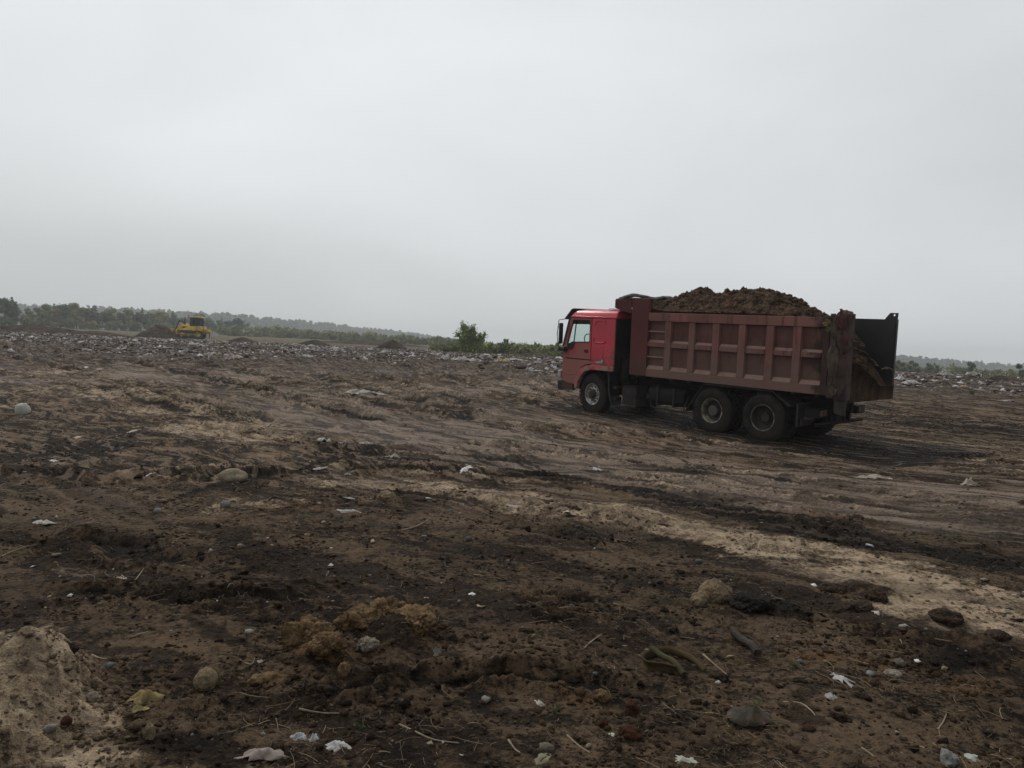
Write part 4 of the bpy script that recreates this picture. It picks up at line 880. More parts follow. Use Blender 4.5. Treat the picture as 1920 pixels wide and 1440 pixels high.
for sg in (1, -1): m.prism([(-1.75, .98), (1.0, 1.02), (1.25, 1.15), (.9, 1.25), (.2, 1.52), (-1.45, 1.58), (-1.75, 1.3)], 'y', *sorted((sg*.56, sg*1.24)))
m.box((-1.9, -.555, .6), (.14, .555, 1.60)); m.build('body', m_yel, bull, .04)
cb = empty('cab'); cb.parent = bull
m = MB()
for u in (-1.35, -.85, -.35, .15):
    for sg in (1, -1): m.box((u-.05, sg*.70-.05, 1.6), (u+.05, sg*.70+.05, 2.62))
m.box((-1.4, -.75, 1.55), (.2, .75, 1.66)); m.box((-1.15, -.35, 1.66), (-.6, .35, 2.2)); m.build('cab_frame', m_dark, cb, .01)
m = MB(); m.box((-1.5, -.82, 2.62), (.32, .82, 2.80)); m.build('roof', m_yel2, cb, .06)
m = MB()
for sg in (1, -1): m.box((-1.32, sg*.70-.01, 1.67), (.13, sg*.70+.01, 2.61))
m.box((.14, -.64, 1.67), (.16, .64, 2.61)); m.build('windows', glassmat('tinted_glass', (.35, .42, .45)), cb)
MB().tube([(1.3, -.25, 1.65), (1.3, -.25, 2.35), (1.26, -.25, 2.5)], .06, 10).build('exhaust_pipe', m_dark, bull)
m = MB()
for sg in (1, -1): m.tube([(1.75, sg*.55, 2.25), (2.45, sg*.5, 1.0)], .085, 10); m.tube([(1.2, sg*.6, 1.9), (1.9, sg*.55, 2.25)], .05, 8)
m.build('lift_cylinder', m_dark, bull)
MB().box((1.55, -.42, 1.66), (1.95, .1, 2.0)).box((.6, -.2, 1.72), (.95, .2, 1.95)).build('air_filter', m_white, bull, .05)
m = MB(); bl = [(2.62+.16*math.cos(a)*-1+.1, .05+.55*(1+math.sin(a))) for a in np.linspace(-1.4, 1.4, 10)]; m.prism(bl+[(p[0]+.08, p[1]) for p in bl[::-1]], 'y', -1.75, 1.75); m.build('blade', m_yel, bull, .01)
m = MB(); m.prism([(-1.9, .75), (-1.9, 1.25), (-2.55, 1.20), (-2.62, .95), (-2.5, .85)], 'y', -.5, .5); m.box((-2.62, -.8, .92), (-2.48, .8, 1.14)); m.prism([(-2.5, 1.35), (-2.62, 1.35), (-2.62, .35), (-2.48, .12), (-2.45, .5)], 'y', -.06, .06); m.build('ripper', m_yel, bull, .02)

# ================================================================== soil heaps in the distance
m_heap, t, b = newmat('dark_heap_soil'); v = mapping(t); n_ = noise(t, 1.2, 6, .68, v); L(t, mixc(t, rng(t, n_, .38, .62), (.030, .022, .016), (.085, .060, .044)), b.inputs['Base Color']); b.inputs['Roughness'].default_value = .92; b.inputs['Specular IOR Level'].default_value = .06; bump(t, b, n_, .8, .2)
def heap(px, py, dist, wpx, hpx, label, seed, asp=.8, mat=None, name='soil_heap', sk=0.0):
    d = Fv+(px-960)/FPX*R2-(py-720)/FPX*U2; s = dist/d[1]; x0, y0 = d[0]*s, d[1]*s; gz0 = float(base(np.array([x0]), np.array([y0]))[0])
    w = wpx/FPX*dist; h = hpx/FPX*dist; n = 56; g = np.linspace(-1.25, 1.25, n); U_, V_ = np.meshgrid(g, g, indexing='ij'); r = np.sqrt(U_**2+V_**2)
    a = fbm(U_*1.6+seed, V_*1.6, 3, seed); hh = np.clip(1-(r*(1+.3*a))**1.35, -.15, 1)+.10*fbm(U_*4+seed, V_*4, 3, seed+4, .6, True)*(r < 1.1)
    xx = U_*w/2+sk*w*.3*hh; yy = V_*w*asp/2; zz = hh*h*.9+.16*h*a*(r < 1)-.02
    Q = (np.arange(n-1)[:, None]*n+np.arange(n-1)[None]); Q = np.stack([Q, Q+n, Q+n+1, Q+1], -1).reshape(-1, 4)
    me = mesh_np(name, np.c_[xx.ravel(), yy.ravel(), zz.ravel()], Q, mat or m_heap, True); o = obj(name, me)
    bz_ = max(gz0, float(terrain(np.array([x0]), np.array([y0]), False)[0])); o.location = (x0, y0, bz_-.03)
    return tag(o, label, 'soil heap')
heap(300, 630, 111, 90, 26, 'brown soil mound pushed up in front of the yellow bulldozer', 3)
heap(60, 622, 88, 330, 17, 'long low dark earth bank at the left edge before the trees', 7, .25)
heap(180, 628, 86, 160, 12, 'low tail end of dark earth in front of the left bushes', 9, .4)
heap(590, 646, 88, 75, 13, 'low dark soil heap right of the bulldozer, left of the rounder heap', 11, .6)
heap(735, 652, 84, 62, 19, 'rounded dark soil heap between the bulldozer and the green bush', 14)
heap(455, 640, 92, 60, 10, 'small soil heap just right of the bulldozer', 17, .6)
heap(690, 640, 150, 240, 9, 'broad pale bare bank far behind the rounded soil heap', 21, .3)
heap(1880, 712, 60, 90, 11, 'dark earth heap at the right edge beyond the truck', 23, .5)
heap(1815, 716, 55, 130, 8, 'low brown bank strewn with rubbish right of the truck', 27, .5)
heap(1000, 660, 78, 120, 7, 'low dark bank of earth left of the red cab', 29, .4)

# ================================================================== trees and bushes
def leafmat(name, c0, c1):
    m, t, b = newmat(name); v = mapping(t); oi = N(t, 'ShaderNodeObjectInfo'); a = N(t, 'ShaderNodeAttribute', attribute_name='tint')
    n = noise(t, .9, 4, .6, v); f = mth(t, 'ADD', mth(t, 'MULTIPLY', n, .6), mth(t, 'MULTIPLY', oi.outputs['Random'], .4))
    c = mixc(t, rng(t, f, .3, .7), c0, c1); c = mixc(t, 1.0, c, a.outputs[0], 'MULTIPLY'); L(t, c, b.inputs['Base Color']); b.inputs['Roughness'].default_value = .7
    b.inputs['Specular IOR Level'].default_value = .2
    return m
m_bark, t, b = newmat('bark'); v = mapping(t); n_ = noise(t, 8, 5, .6, v); L(t, mixc(t, n_, (.05, .04, .03), (.14, .12, .10)), b.inputs['Base Color']); b.inputs['Roughness'].default_value = .9
lf_green = leafmat('willow_leaves', (.135, .195, .068), (.24, .30, .11)); lf_olive = leafmat('olive_leaves', (.17, .19, .075), (.28, .28, .11)); lf_dark = leafmat('dark_pine_needles', (.07, .105, .06), (.135, .17, .09)); lf_yel = leafmat('autumn_leaves', (.13, .11, .035), (.20, .155, .05))
_ICO = ico(2)
def leaf_cloud(C, R, n, size, rs, squash=.8, core=.78):
    """n small faces spread through blobs C (k,3) with radii R"""
    k = len(C); w = R**2; idx = rs.choice(k, n, p=w/w.sum()); d = rs.normal(size=(n, 3)); d /= np.linalg.norm(d, axis=1)[:, None]
    rad = R[idx]*rs.uniform(.45, 1.04, n); P = C[idx]+d*rad[:, None]*np.array([1, 1, squash])
    a = rs.normal(size=(n, 3)); a /= np.linalg.norm(a, axis=1)[:, None]; b_ = np.cross(a, rs.normal(size=(n, 3))); b_ /= np.linalg.norm(b_, axis=1)[:, None]
    s = size*rs.uniform(.5, 1.4, n)[:, None]
    V = np.stack([P-a*s, P+b_*s*.55, P+a*s, P-b_*s*.55], 1)
    V1, F1 = _ICO; CV = V1[None]*(1+.45*rs.uniform(-1, 1, (k, len(V1), 1)))*(R*core)[:, None, None]*np.array([1, 1, squash])+C[:, None]
    CF = (F1[None]+(np.arange(k)*len(V1))[:, None, None]).reshape(-1, 3)+4*n
    tint = np.repeat(rs.uniform(.65, 1.25, k)[idx][:, None]*rs.uniform(.8, 1.2, (n, 1))*np.ones((1, 3)), 4, 0)
    return np.r_[V.reshape(-1, 3), CV.reshape(-1, 3)], np.arange(n*4).reshape(-1, 4), np.r_[tint, np.full((k*len(V1), 3), .8)], CF
def tree_geo(kind, h, w, seed, dens=1.0):
    rs = np.random.default_rng(seed); T = MB(); C, R = [], []
    if kind == 'pine':
        T.tube([(0, 0, -.3), (.05, 0, h*.5), (0, .05, h*.93)], h*.018+.03, 7, .02)
        lv = 9
        for i in range(lv):
            z = h*(.30+.68*i/(lv-1)); r = w*.5*(1-.82*(i/(lv-1))**1.3)*rs.uniform(.75, 1.15); m_ = max(2, int(6*(1-i/lv)))
            for q in range(m_):
                a = rs.uniform(0, 6.28); C.append((math.cos(a)*r*.55, math.sin(a)*r*.55, z+rs.normal()*.1)); R.append(r*.55+.15)
                if q < 2: T.tube([(0, 0, z-.2), (math.cos(a)*r*.8, math.sin(a)*r*.8, z+.1)], .025, 4, .01)
        sq = .55
    elif kind == 'shrub':
        ns = 13
        for i in range(ns):
            a = 6.28*i/ns+rs.normal()*.3; sp = w*.46*rs.uniform(.2, 1.0); top = h*rs.uniform(.62, 1.02)*(1-.35*(sp/(w*.5))**2)
            p1 = (math.cos(a)*sp*.4, math.sin(a)*sp*.4, top*.45); p2 = (math.cos(a)*sp, math.sin(a)*sp, top*.94)
            T.tube([(math.cos(a)*.08, math.sin(a)*.08, -.2), p1, p2], .045*h/3, 5, .01)
            for f in (.08, .16, .28, .42, .58, .74, .9):
                q = Vector((0, 0, 0)).lerp(Vector(p1), f*2) if f < .5 else Vector(p1).lerp(Vector(p2), f*2-1); C.append((q.x+rs.normal()*.12, q.y+rs.normal()*.12, q.z)); R.append(w*.17*(1.25-.62*f)*rs.uniform(.8, 1.2))
        sq = 1.15
    else:
        T.tube([(0, 0, -.3), (rs.normal()*.1, rs.normal()*.1, h*.4), (rs.normal()*.2, rs.normal()*.2, h*.85)], h*.02+.03, 7, .03)
        for i in range(13):
            a = rs.uniform(0, 6.28); z = h*rs.uniform(.22, .93); r = w*.42*math.sqrt(max(.06, 1-((z/h-.5)/.52)**2))*rs.uniform(.45, 1.05)
            C.append((math.cos(a)*r, math.sin(a)*r, z)); R.append(w*rs.uniform(.13, .24)); T.tube([(0, 0, z*.6), (math.cos(a)*r, math.sin(a)*r, z)], .04, 4, .012)
        sq = .85
    C = np.array(C); R = np.array(R); return T, C, R, sq, rs
def make_tree(name, kind, h, w, seed, mat, nleaf, size):
    T, C, R, sq, rs = tree_geo(kind, h, w, seed); V, F, ti, CF = leaf_cloud(C, R, nleaf, size, rs, sq, .4 if kind == 'shrub' else .7)
    root = empty(name); T.build('trunk', m_bark, root); me = mesh_np('crown', V, [F, CF], mat); fattr(me, 'tint', ti); obj('crown', me, root); return root
def place(root, px, dist, label, cat, group=None, s=1.0, rz=0.0, sink=0.0):
    y = dist; x = (px-960)/FPX*dist*1.0; d = Fv+(px-960)/FPX*R2-(660-720)/FPX*U2; x = d[0]/d[1]*dist
    root.location = (x, y, float(base(np.array([x]), np.array([y]))[0])-sink); root.scale = (s, s, s); root.rotation_euler = (0, 0, rz); return tag(root, label, cat, group)
def copy_tree(r):
    c = r.copy(); COL.objects.link(c)
    for k in ('label', 'category', 'group'):
        if k in c: del c[k]
    for ch in r.children:
        g = ch.copy(); COL.objects.link(g); g.parent = c
    return c
# the lone green bush and its neighbours by the truck
place(make_tree('green_bush', 'shrub', 4.0, 4.5, 5, lf_green, 8000, .10), 880, 78, 'tallest fresh green bush standing alone left of the red truck', 'bush', s=.93, sink=.1)
SH = [('shrub', 1.7, 2.4, lf_olive), ('shrub', 2.3, 2.6, lf_green), ('shrub', 1.5, 2.8, lf_olive), ('shrub', 2.0, 2.2, lf_dark)]
protos = [make_tree('leafy_shrub', k, h_, w_, 30+i, m_, 1100, .12) for i, (k, h_, w_, m_) in enumerate(SH)]
spots = [(853, 83, 0, .8), (866, 90, 2, .8), (845, 92, 1, .6), (835, 84, 2, .7), (815, 82, 0, .6), (918, 84, 2, .95), (945, 86, 1, .95), (958, 84, 0, .9), (975, 88, 2, .9), (992, 86, 0, .95), (1006, 90, 1, .8), (1022, 88, 2, .95), (1036, 86, 0, 1.0), (1048, 90, 1, .9), (930, 92, 0, .9), (905, 82, 0, .75), (1058, 88, 3, .9),
         (965, 80, 2, .5), (1015, 80, 0, .5), (1030, 78, 2, .45), (895, 92, 2, 1.0), (1000, 94, 2, 1.2), (1045, 82, 2, .6)]
labs = {0: 'low olive shrub in the scrub line left of the truck cab', 1: 'taller fresh green shrub rising from the scrub line left of the truck cab', 2: 'wide squat olive shrub in the scrub line left of the truck cab', 3: 'dark green shrub right beside the truck cab in the scrub line'}
ORD = ['first', 'second', 'third', 'fourth', 'fifth', 'sixth', 'seventh', 'eighth', 'ninth', 'tenth', 'eleventh', 'twelfth', 'thirteenth', 'fourteenth', 'fifteenth', 'sixteenth', 'seventeenth', 'eighteenth', 'nineteenth', 'twentieth']+[t_+'-'+o_ for t_ in ('twenty', 'thirty', 'forty') for o_ in ('first', 'second', 'third', 'fourth', 'fifth', 'sixth', 'seventh', 'eighth', 'ninth')]
def nth(L_, i):
    k = L_[i][2]; same = sorted(q[0] for q in L_ if q[2] == k)
    return ORD[same.index(L_[i][0])]
used = set()
for i, (px, ds, k, s) in enumerate(spots):
    r = protos[k] if k not in used else copy_tree(protos[k]); used.add(k); place(r, px, ds, (labs[k].replace('in the scrub line left of', 'left of').replace('rising from the scrub line left of', 'left of')+', %s such from the left' % nth(spots, i)) if k != 3 else labs[k], 'bush', 'shrubs left of the truck', s, i*1.3, .1)
# trees behind the rubbish belt on the left
TP = [('leaf', 8.2, 6.0, lf_olive), ('leaf', 7.0, 6.5, lf_dark), ('pine', 9.0, 4.6, lf_dark), ('leaf', 6.2, 6.2, lf_yel), ('leaf', 7.5, 5.5, lf_green), ('shrub', 3.6, 5.4, lf_olive)]
tl = ['olive leafy tree in the hazy wood edge on the left', 'dark broad leafy tree in the hazy wood edge on the left', 'dark pointed pine in the hazy wood edge on the left', 'yellowing leafy tree in the hazy wood edge on the left', 'fresh green leafy tree in the hazy wood edge on the left', 'big olive bush at the foot of the hazy wood edge on the left']
tn = ['leafy_tree', 'leafy_tree', 'pine_tree', 'leafy_tree', 'leafy_tree', 'wood_edge_bush']
tps = [make_tree(tn[i], k, h_, w_, 60+i, m_, 2300, .24) for i, (k, h_, w_, m_) in enumerate(TP)]
rs = np.random.default_rng(12); lst = []
for px, ds, k, s in [(-30, 135, 1, 1.0), (8, 128, 1, 1.12), (22, 140, 2, 1.05), (60, 165, 4, .8), (78, 150, 0, 1.0), (98, 155, 3, 1.15), (112, 160, 1, 1.15), (130, 165, 2, .95), (142, 158, 0, 1.1), (160, 165, 3, 1.2), (178, 170, 2, 1.05), (196, 165, 1, 1.05), (214, 168, 4, 1.05), (232, 172, 0, 1.05), (246, 180, 2, .95), (262, 175, 1, 1.0), (280, 180, 4, 1.05), (300, 182, 0, 1.0), (322, 190, 2, 1.0), (340, 188, 1, 1.0), (362, 195, 0, 1.0), (388, 200, 1, 1.0), (410, 205, 4, .9), (300, 165, 5, 1.2), (250, 158, 5, 1.2), (210, 155, 5, 1.2), (170, 152, 5, 1.1), (420, 170, 5, 1.1), (130, 148, 5, 1.1), (60, 145, 5, 1.0), (465, 190, 5, 1.2), (445, 212, 1, .9), (500, 200, 5, 1.1), (530, 210, 3, .6), (548, 205, 5, 1.0), (-70, 140, 0, 1.1), (-112, 140, 1, 1.1)]+[(p_, 150+p_*.14+rs.uniform(-6, 10), int(rs.choice([0, 0, 1, 1, 2, 4])), rs.uniform(.85, 1.12)) for p_ in range(53, 470, 15)]+[(p_, 138+p_*.13, 5, rs.uniform(.8, 1.25)) for p_ in range(-81, 600, 26)]: lst.append((px, ds, k, s))
used = set()
for i, (px, ds, k, s) in enumerate(lst):
    r = tps[k] if k not in used else copy_tree(tps[k]); used.add(k)
    place(r, px, ds*1.5, tl[k].replace('hazy wood edge on the left', 'left wood edge')+', %s such from left' % nth(lst, i), 'bush' if k == 5 else 'tree', 'trees of the left wood edge', s*.86*rs.uniform(.93, 1.06), rs.uniform(0, 6), .2)
# hazy single trees on the right, beyond the truck
rp = make_tree('round_dark_tree', 'leaf', 4.6, 4.6, 81, lf_dark, 1500, .2)
for i, (px, ds, s, lb) in enumerate([(1715, 150, .55, 'round dark tree close behind the tipper box end on the right'), (1757, 165, .45, 'small hazy tree between two darker ones right of the truck'), (1817, 150, .62, 'dark round tree standing clearest against the far wood on the right'), (1690, 140, .5, 'low dark tree just touching the tipper rear edge on the right'), (1925, 120, .55, 'dark tree cut by the right edge of the picture'), (1740, 190, .6, 'pale hazy tree behind the others right of the truck')]):
    r = rp if i == 0 else copy_tree(rp); place(r, px, ds, lb, 'tree', 'hazy trees right of the truck', s, i*2.1, .2)
# far pine forest, one mass on the horizon
def forest(name, pts, label, n, seed, mat, h0=10, size=.75, depth=60):
    rs = np.random.default_rng(seed); Vs, Fs, Ts, Gs = [], [], [], []; o = 0
    P = np.array(pts, float)
    for i in range(n):
        f = rs.uniform(0, len(P)-1.001); j = int(f); q = P[j]+(P[j+1]-P[j])*(f-j); px, ds, hh = q; ds = ds+rs.uniform(0, depth)
        d = Fv+(px-960)/FPX*R2+60/FPX*U2; x = d[0]/d[1]*ds; z = float(base(np.array([x]), np.array([ds]))[0]); h = hh*rs.uniform(.78 if hh > 5 else .3, 1.12); w = h*(rs.uniform(.32, .55) if hh > 5 else rs.uniform(.8, 1.7))
        if rs.uniform() < .8:
            C = np.array([(0, 0, h*k) for k in (.1, .28, .45, .6, .75, .9)]); R = w*np.array([.6, .62, .58, .5, .42, .26])
        else: C = np.array([(rs.normal()*w*.2, rs.normal()*w*.2, h*k) for k in (.12, .35, .6, .78)]); R = w*np.array([.6, .7, .65, .45])
        V, F, t_, CF = leaf_cloud(C, R, 90, size, rs, .9, .62); Vs.append(V+np.array([x, ds, z])); Fs.append(F+o); Gs.append(CF+o); Ts.append(t_*rs.uniform(.75, 1.2)); o += len(V)
    me = mesh_np(name, np.concatenate(Vs), [np.concatenate(Fs), np.concatenate(Gs)], mat); fattr(me, 'tint', np.concatenate(Ts)); return tag(obj(name, me), label, 'forest', kind='stuff')
forest('far_forest', [(-120, 760, 20), (200, 740, 21), (420, 780, 21), (600, 900, 20), (760, 1050, 17), (860, 1200, 12), (960, 1350, 8), (1080, 1500, 6)], 'long hazy pine forest running back along the horizon left of the truck', 3000, 5, lf_dark, size=1.0, depth=110)
forest('far_forest', [(1600, 860, 16.5), (1700, 830, 18), (1800, 860, 15.5), (1960, 930, 15), (2100, 1000, 14)], 'hazy blue-grey forest band on the horizon right of the truck', 1000, 6, lf_dark, size=1.0, depth=110)
forest('far_forest', [(1080, 1500, 7), (1250, 1300, 10), (1450, 1000, 14), (1600, 860, 16)], 'far forest on the horizon hidden behind the truck', 700, 15, lf_dark, size=1.0, depth=110)
forest('far_scrub', [(430, 230, 3), (560, 240, 3.0), (700, 250, 2.6), (840, 180, 2.0), (900, 165, 1.6)], 'hazy olive scrub in front of the far pine forest', 520, 7, lf_olive, size=.35, depth=160)
forest('far_scrub', [(900, 110, 1.2), (1000, 110, 1.3), (1100, 115, 1.3)], 'low green scrub behind the shrubs left of the truck', 260, 9, lf_green, size=.2, depth=40)
forest('far_scrub', [(1640, 190, 2.4), (1780, 200, 2.0), (1960, 170, 1.6)], 'low hazy scrub before the forest band right of the truck', 200, 8, lf_olive, size=.4, depth=80)

# ================================================================== rubbish
m_litter = attrmat('plastic_and_paper_litter', .6)
def crumple(seed, w=1.0, l=1.0, hgt=.3, n=9, spiky=.3, th=.02):
    rs = np.random.default_rng(seed); k = n*3; V = [(0, 0, hgt*.5)]; rr = 1+spiky*rs.uniform(-1, 1, k)
    for i in range(1, 5):
        for q in range(k):
            a = 2*math.pi*q/k; r = i/4*(1+(rr[q]-1)*i/4); V.append((math.cos(a)*r*w/2, math.sin(a)*r*l/2, 0))
    V = np.array(V); nz_ = fbm(V[:, 0]/max(w, .01)*3+seed, V[:, 1]/max(l, .01)*3, 3, seed % 90, .6); e = 1-np.clip(np.hypot(V[:, 0]/w*2, V[:, 1]/l*2), 0, 1)**2
    V[:, 2] = hgt*(.25+.75*e)*(.55+1.3*nz_).clip(.02, 1.6)
    F3 = np.array([(0, 1+q, 1+(q+1) % k) for q in range(k)]); F4 = np.array([(1+i*k+q, 1+(i+1)*k+q, 1+(i+1)*k+(q+1) % k, 1+i*k+(q+1) % k) for i in range(3) for q in range(k)])
    B = V.copy(); B[:, 2] -= th; nv = len(V); rim_ = np.array([(1+3*k+q, 1+3*k+nv+q, 1+3*k+nv+(q+1) % k, 1+3*k+(q+1) % k) for q in range(k)])
    return np.r_[V, B], F3, np.r_[F4, rim_], np.c_[F3[:, ::-1]]+nv, F4[:, ::-1]+nv
def crumple_me(name, seed, color, **kw):
    V, F3, F4, G3, G4 = crumple(seed, **kw); me = mesh_np(name, V, [np.r_[F3, G3], np.r_[F4, G4]], m_litter); fattr(me, 'tint', np.tile(color, (len(V), 1))); return me
def blob_mass(name, n, region, label, seed, cols, smin, smax, cat='rubbish'):
    """uncountable small litter as one object"""
    rs = np.random.default_rng(seed); x, y = region(n, rs); z = terrain(x, y, False); n = len(x); V0, F0 = ico(1)
    S = (smin*np.exp(rs.exponential(.6, n))).clip(smin, smax); VV = V0[None]*(1+.75*rs.uniform(-1, 1, (n, len(V0), 1))); sc = S[:, None]*rs.uniform(.4, 1.6, (n, 3)); sc[:, 2] = S*rs.uniform(.35, .9, n)
    VV = VV*sc[:, None]; a = rs.uniform(0, 6.28, n); c_, s_ = np.cos(a)[:, None], np.sin(a)[:, None]; VV = np.stack([VV[..., 0]*c_-VV[..., 1]*s_, VV[..., 0]*s_+VV[..., 1]*c_, VV[..., 2]], -1)+np.c_[x, y, z+S*.10][:, None]
    t_ = np.array([c[1] for c in cols])[rs.choice(len(cols), n, p=np.array([c[0] for c in cols])/sum(c[0] for c in cols))]*rs.uniform(.7, 1.1, (n, 1))
    me = mesh_np(name, VV.reshape(-1, 3), (F0[None]+(np.arange(n)*len(V0))[:, None, None]).reshape(-1, 3), m_litter); fattr(me, 'tint', np.repeat(t_, len(V0), 0)); return tag(obj(name, me), label, cat, kind='stuff')
PAL = [(2.0, (.74, .70, .69)), (2.8, (.40, .365, .36)), (.6, (.44, .45, .47)), (2.0, (.24, .19, .16)), (11, (.05, .035, .026)), (1, (.24, .23, .19)), (.3, (.38, .28, .12)), (.12, (.14, .18, .25)), (.12, (.25, .07, .05))]
def belt_left(n, rs):
    y = rs.uniform(30, 96, n*3); x = rs.uniform(-72, 5, n*3)*y/70*1.02
    edge = 34+np.clip((x+22)*.35, -2, 12)+3*perlin(x*.15, y*.15, 51); p = sstep(edge-2, edge+16, y)**1.3*(1-.75*sstep(-8, 2, x))*np.clip(.46+2.4*fbm(x*.13, y*.3, 3, 52), .03, 1)*(1-sstep(88, 96, y)); k = rs.uniform(0, 1, n*3) < p; return x[k][:n], y[k][:n]
def belt_right(n, rs):
    y = rs.uniform(34, 85, n*3); x = rs.uniform(-.05, .85, n*3)*y
    p = np.clip(.28+1.8*fbm(x*.2, y*.2, 3, 54), .02, 1)*sstep(33, 40, y); k = rs.uniform(0, 1, n*3) < p; return x[k][:n], y[k][:n]
def sparse(n, rs):
    y = 3*(34/3)**rs.uniform(0, 1, n*3); x = rs.uniform(-.7, .75, n*3)*y; p = np.clip(.3+1.2*fbm(x*.4, y*.4, 2, 55), .03, 1); k = rs.uniform(0, 1, n*3) < p; return x[k][:n], y[k][:n]
blob_mass('rubbish_field', 52000, belt_left, 'white and grey shredded rubbish covering the ground on the left', 31, PAL, .026, .13)
blob_mass('rubbish_field', 11000, belt_right, 'scattered pale rubbish in the dark soil behind the truck', 32, PAL, .03, .18)
# the larger scraps, each an object
cl = [('white', (.66, .65, .64)), ('grey', (.40, .39, .38)), ('pale blue', (.44, .49, .53)), ('beige', (.45, .37, .30)), ('yellowish', (.46, .38, .18))]
vm = []
for i in range(10): vm.append(crumple_me('plastic_scrap', 200+i, cl[i % 5][1], w=1.0, l=.75, hgt=.30, spiky=.35, th=.03))
rs = np.random.default_rng(77)
def scraps(fn, n, s0, s1, where, grp, seed):
    r = np.random.default_rng(seed); x, y = fn(n*2, r); q = r.permutation(len(x))[:n]; x, y = x[q], y[q]; z = terrain(x, y, False)
    for i in range(len(x)):
        k = int(r.choice([0, 0, 0, 1, 1, 2, 3, 3, 4, 5, 5, 5, 6, 6, 7, 8, 9])); o = obj('plastic_scrap', vm[k]); s = r.uniform(s0, s1)
        o.scale = (s*r.uniform(.7, 1.6), s, s*r.uniform(.5, 1.3)); o.rotation_euler = (r.normal()*.12, r.normal()*.12, r.uniform(0, 6.28)); o.location = (x[i], y[i], z[i]-.01*s)
        tag(o, '%s crumpled plastic scrap %s' % (cl[k % 5][0], where), 'plastic scrap', grp)
scraps(belt_left, 150, .25, .75, 'lying in the rubbish belt on the left', 'scraps in the left rubbish belt', 41)
scraps(belt_right, 55, .2, .7, 'lying in the dark soil beyond the truck', 'scraps beyond the truck', 42)
def sparse_r(n, rs):
    y = 5*(32/5)**rs.uniform(0, 1, n); x = rs.uniform(-.66, .68, n)*y; return x, y
blob_mass('litter_specks', 260, sparse, 'tiny pale specks of litter dotted over the mud', 33, [(1, (.62, .60, .57)), (3, (.34, .31, .27)), (1, (.32, .36, .35)), (1, (.42, .34, .2))], .006, .022, 'litter')
r = np.random.default_rng(43); x, y = sparse_r(24, r); z = terrain(x, y, False)
for i in range(24):
    k = int(r.choice([1, 3, 6, 8, 3, 1, 0])); o = obj('small_scrap', vm[k]); s = (.05+.012*y[i])*r.uniform(.5, 1.2); o.scale = (s*r.uniform(.8, 1.8), s*.8, s*.5); o.rotation_euler = (r.normal()*.15, r.normal()*.15, r.uniform(0, 6.28)); o.location = (x[i], y[i], z[i]-.002)
    tag(o, 'small %s scrap pressed into the open mud' % cl[k % 5][0], 'plastic scrap', 'small scraps on the open mud')

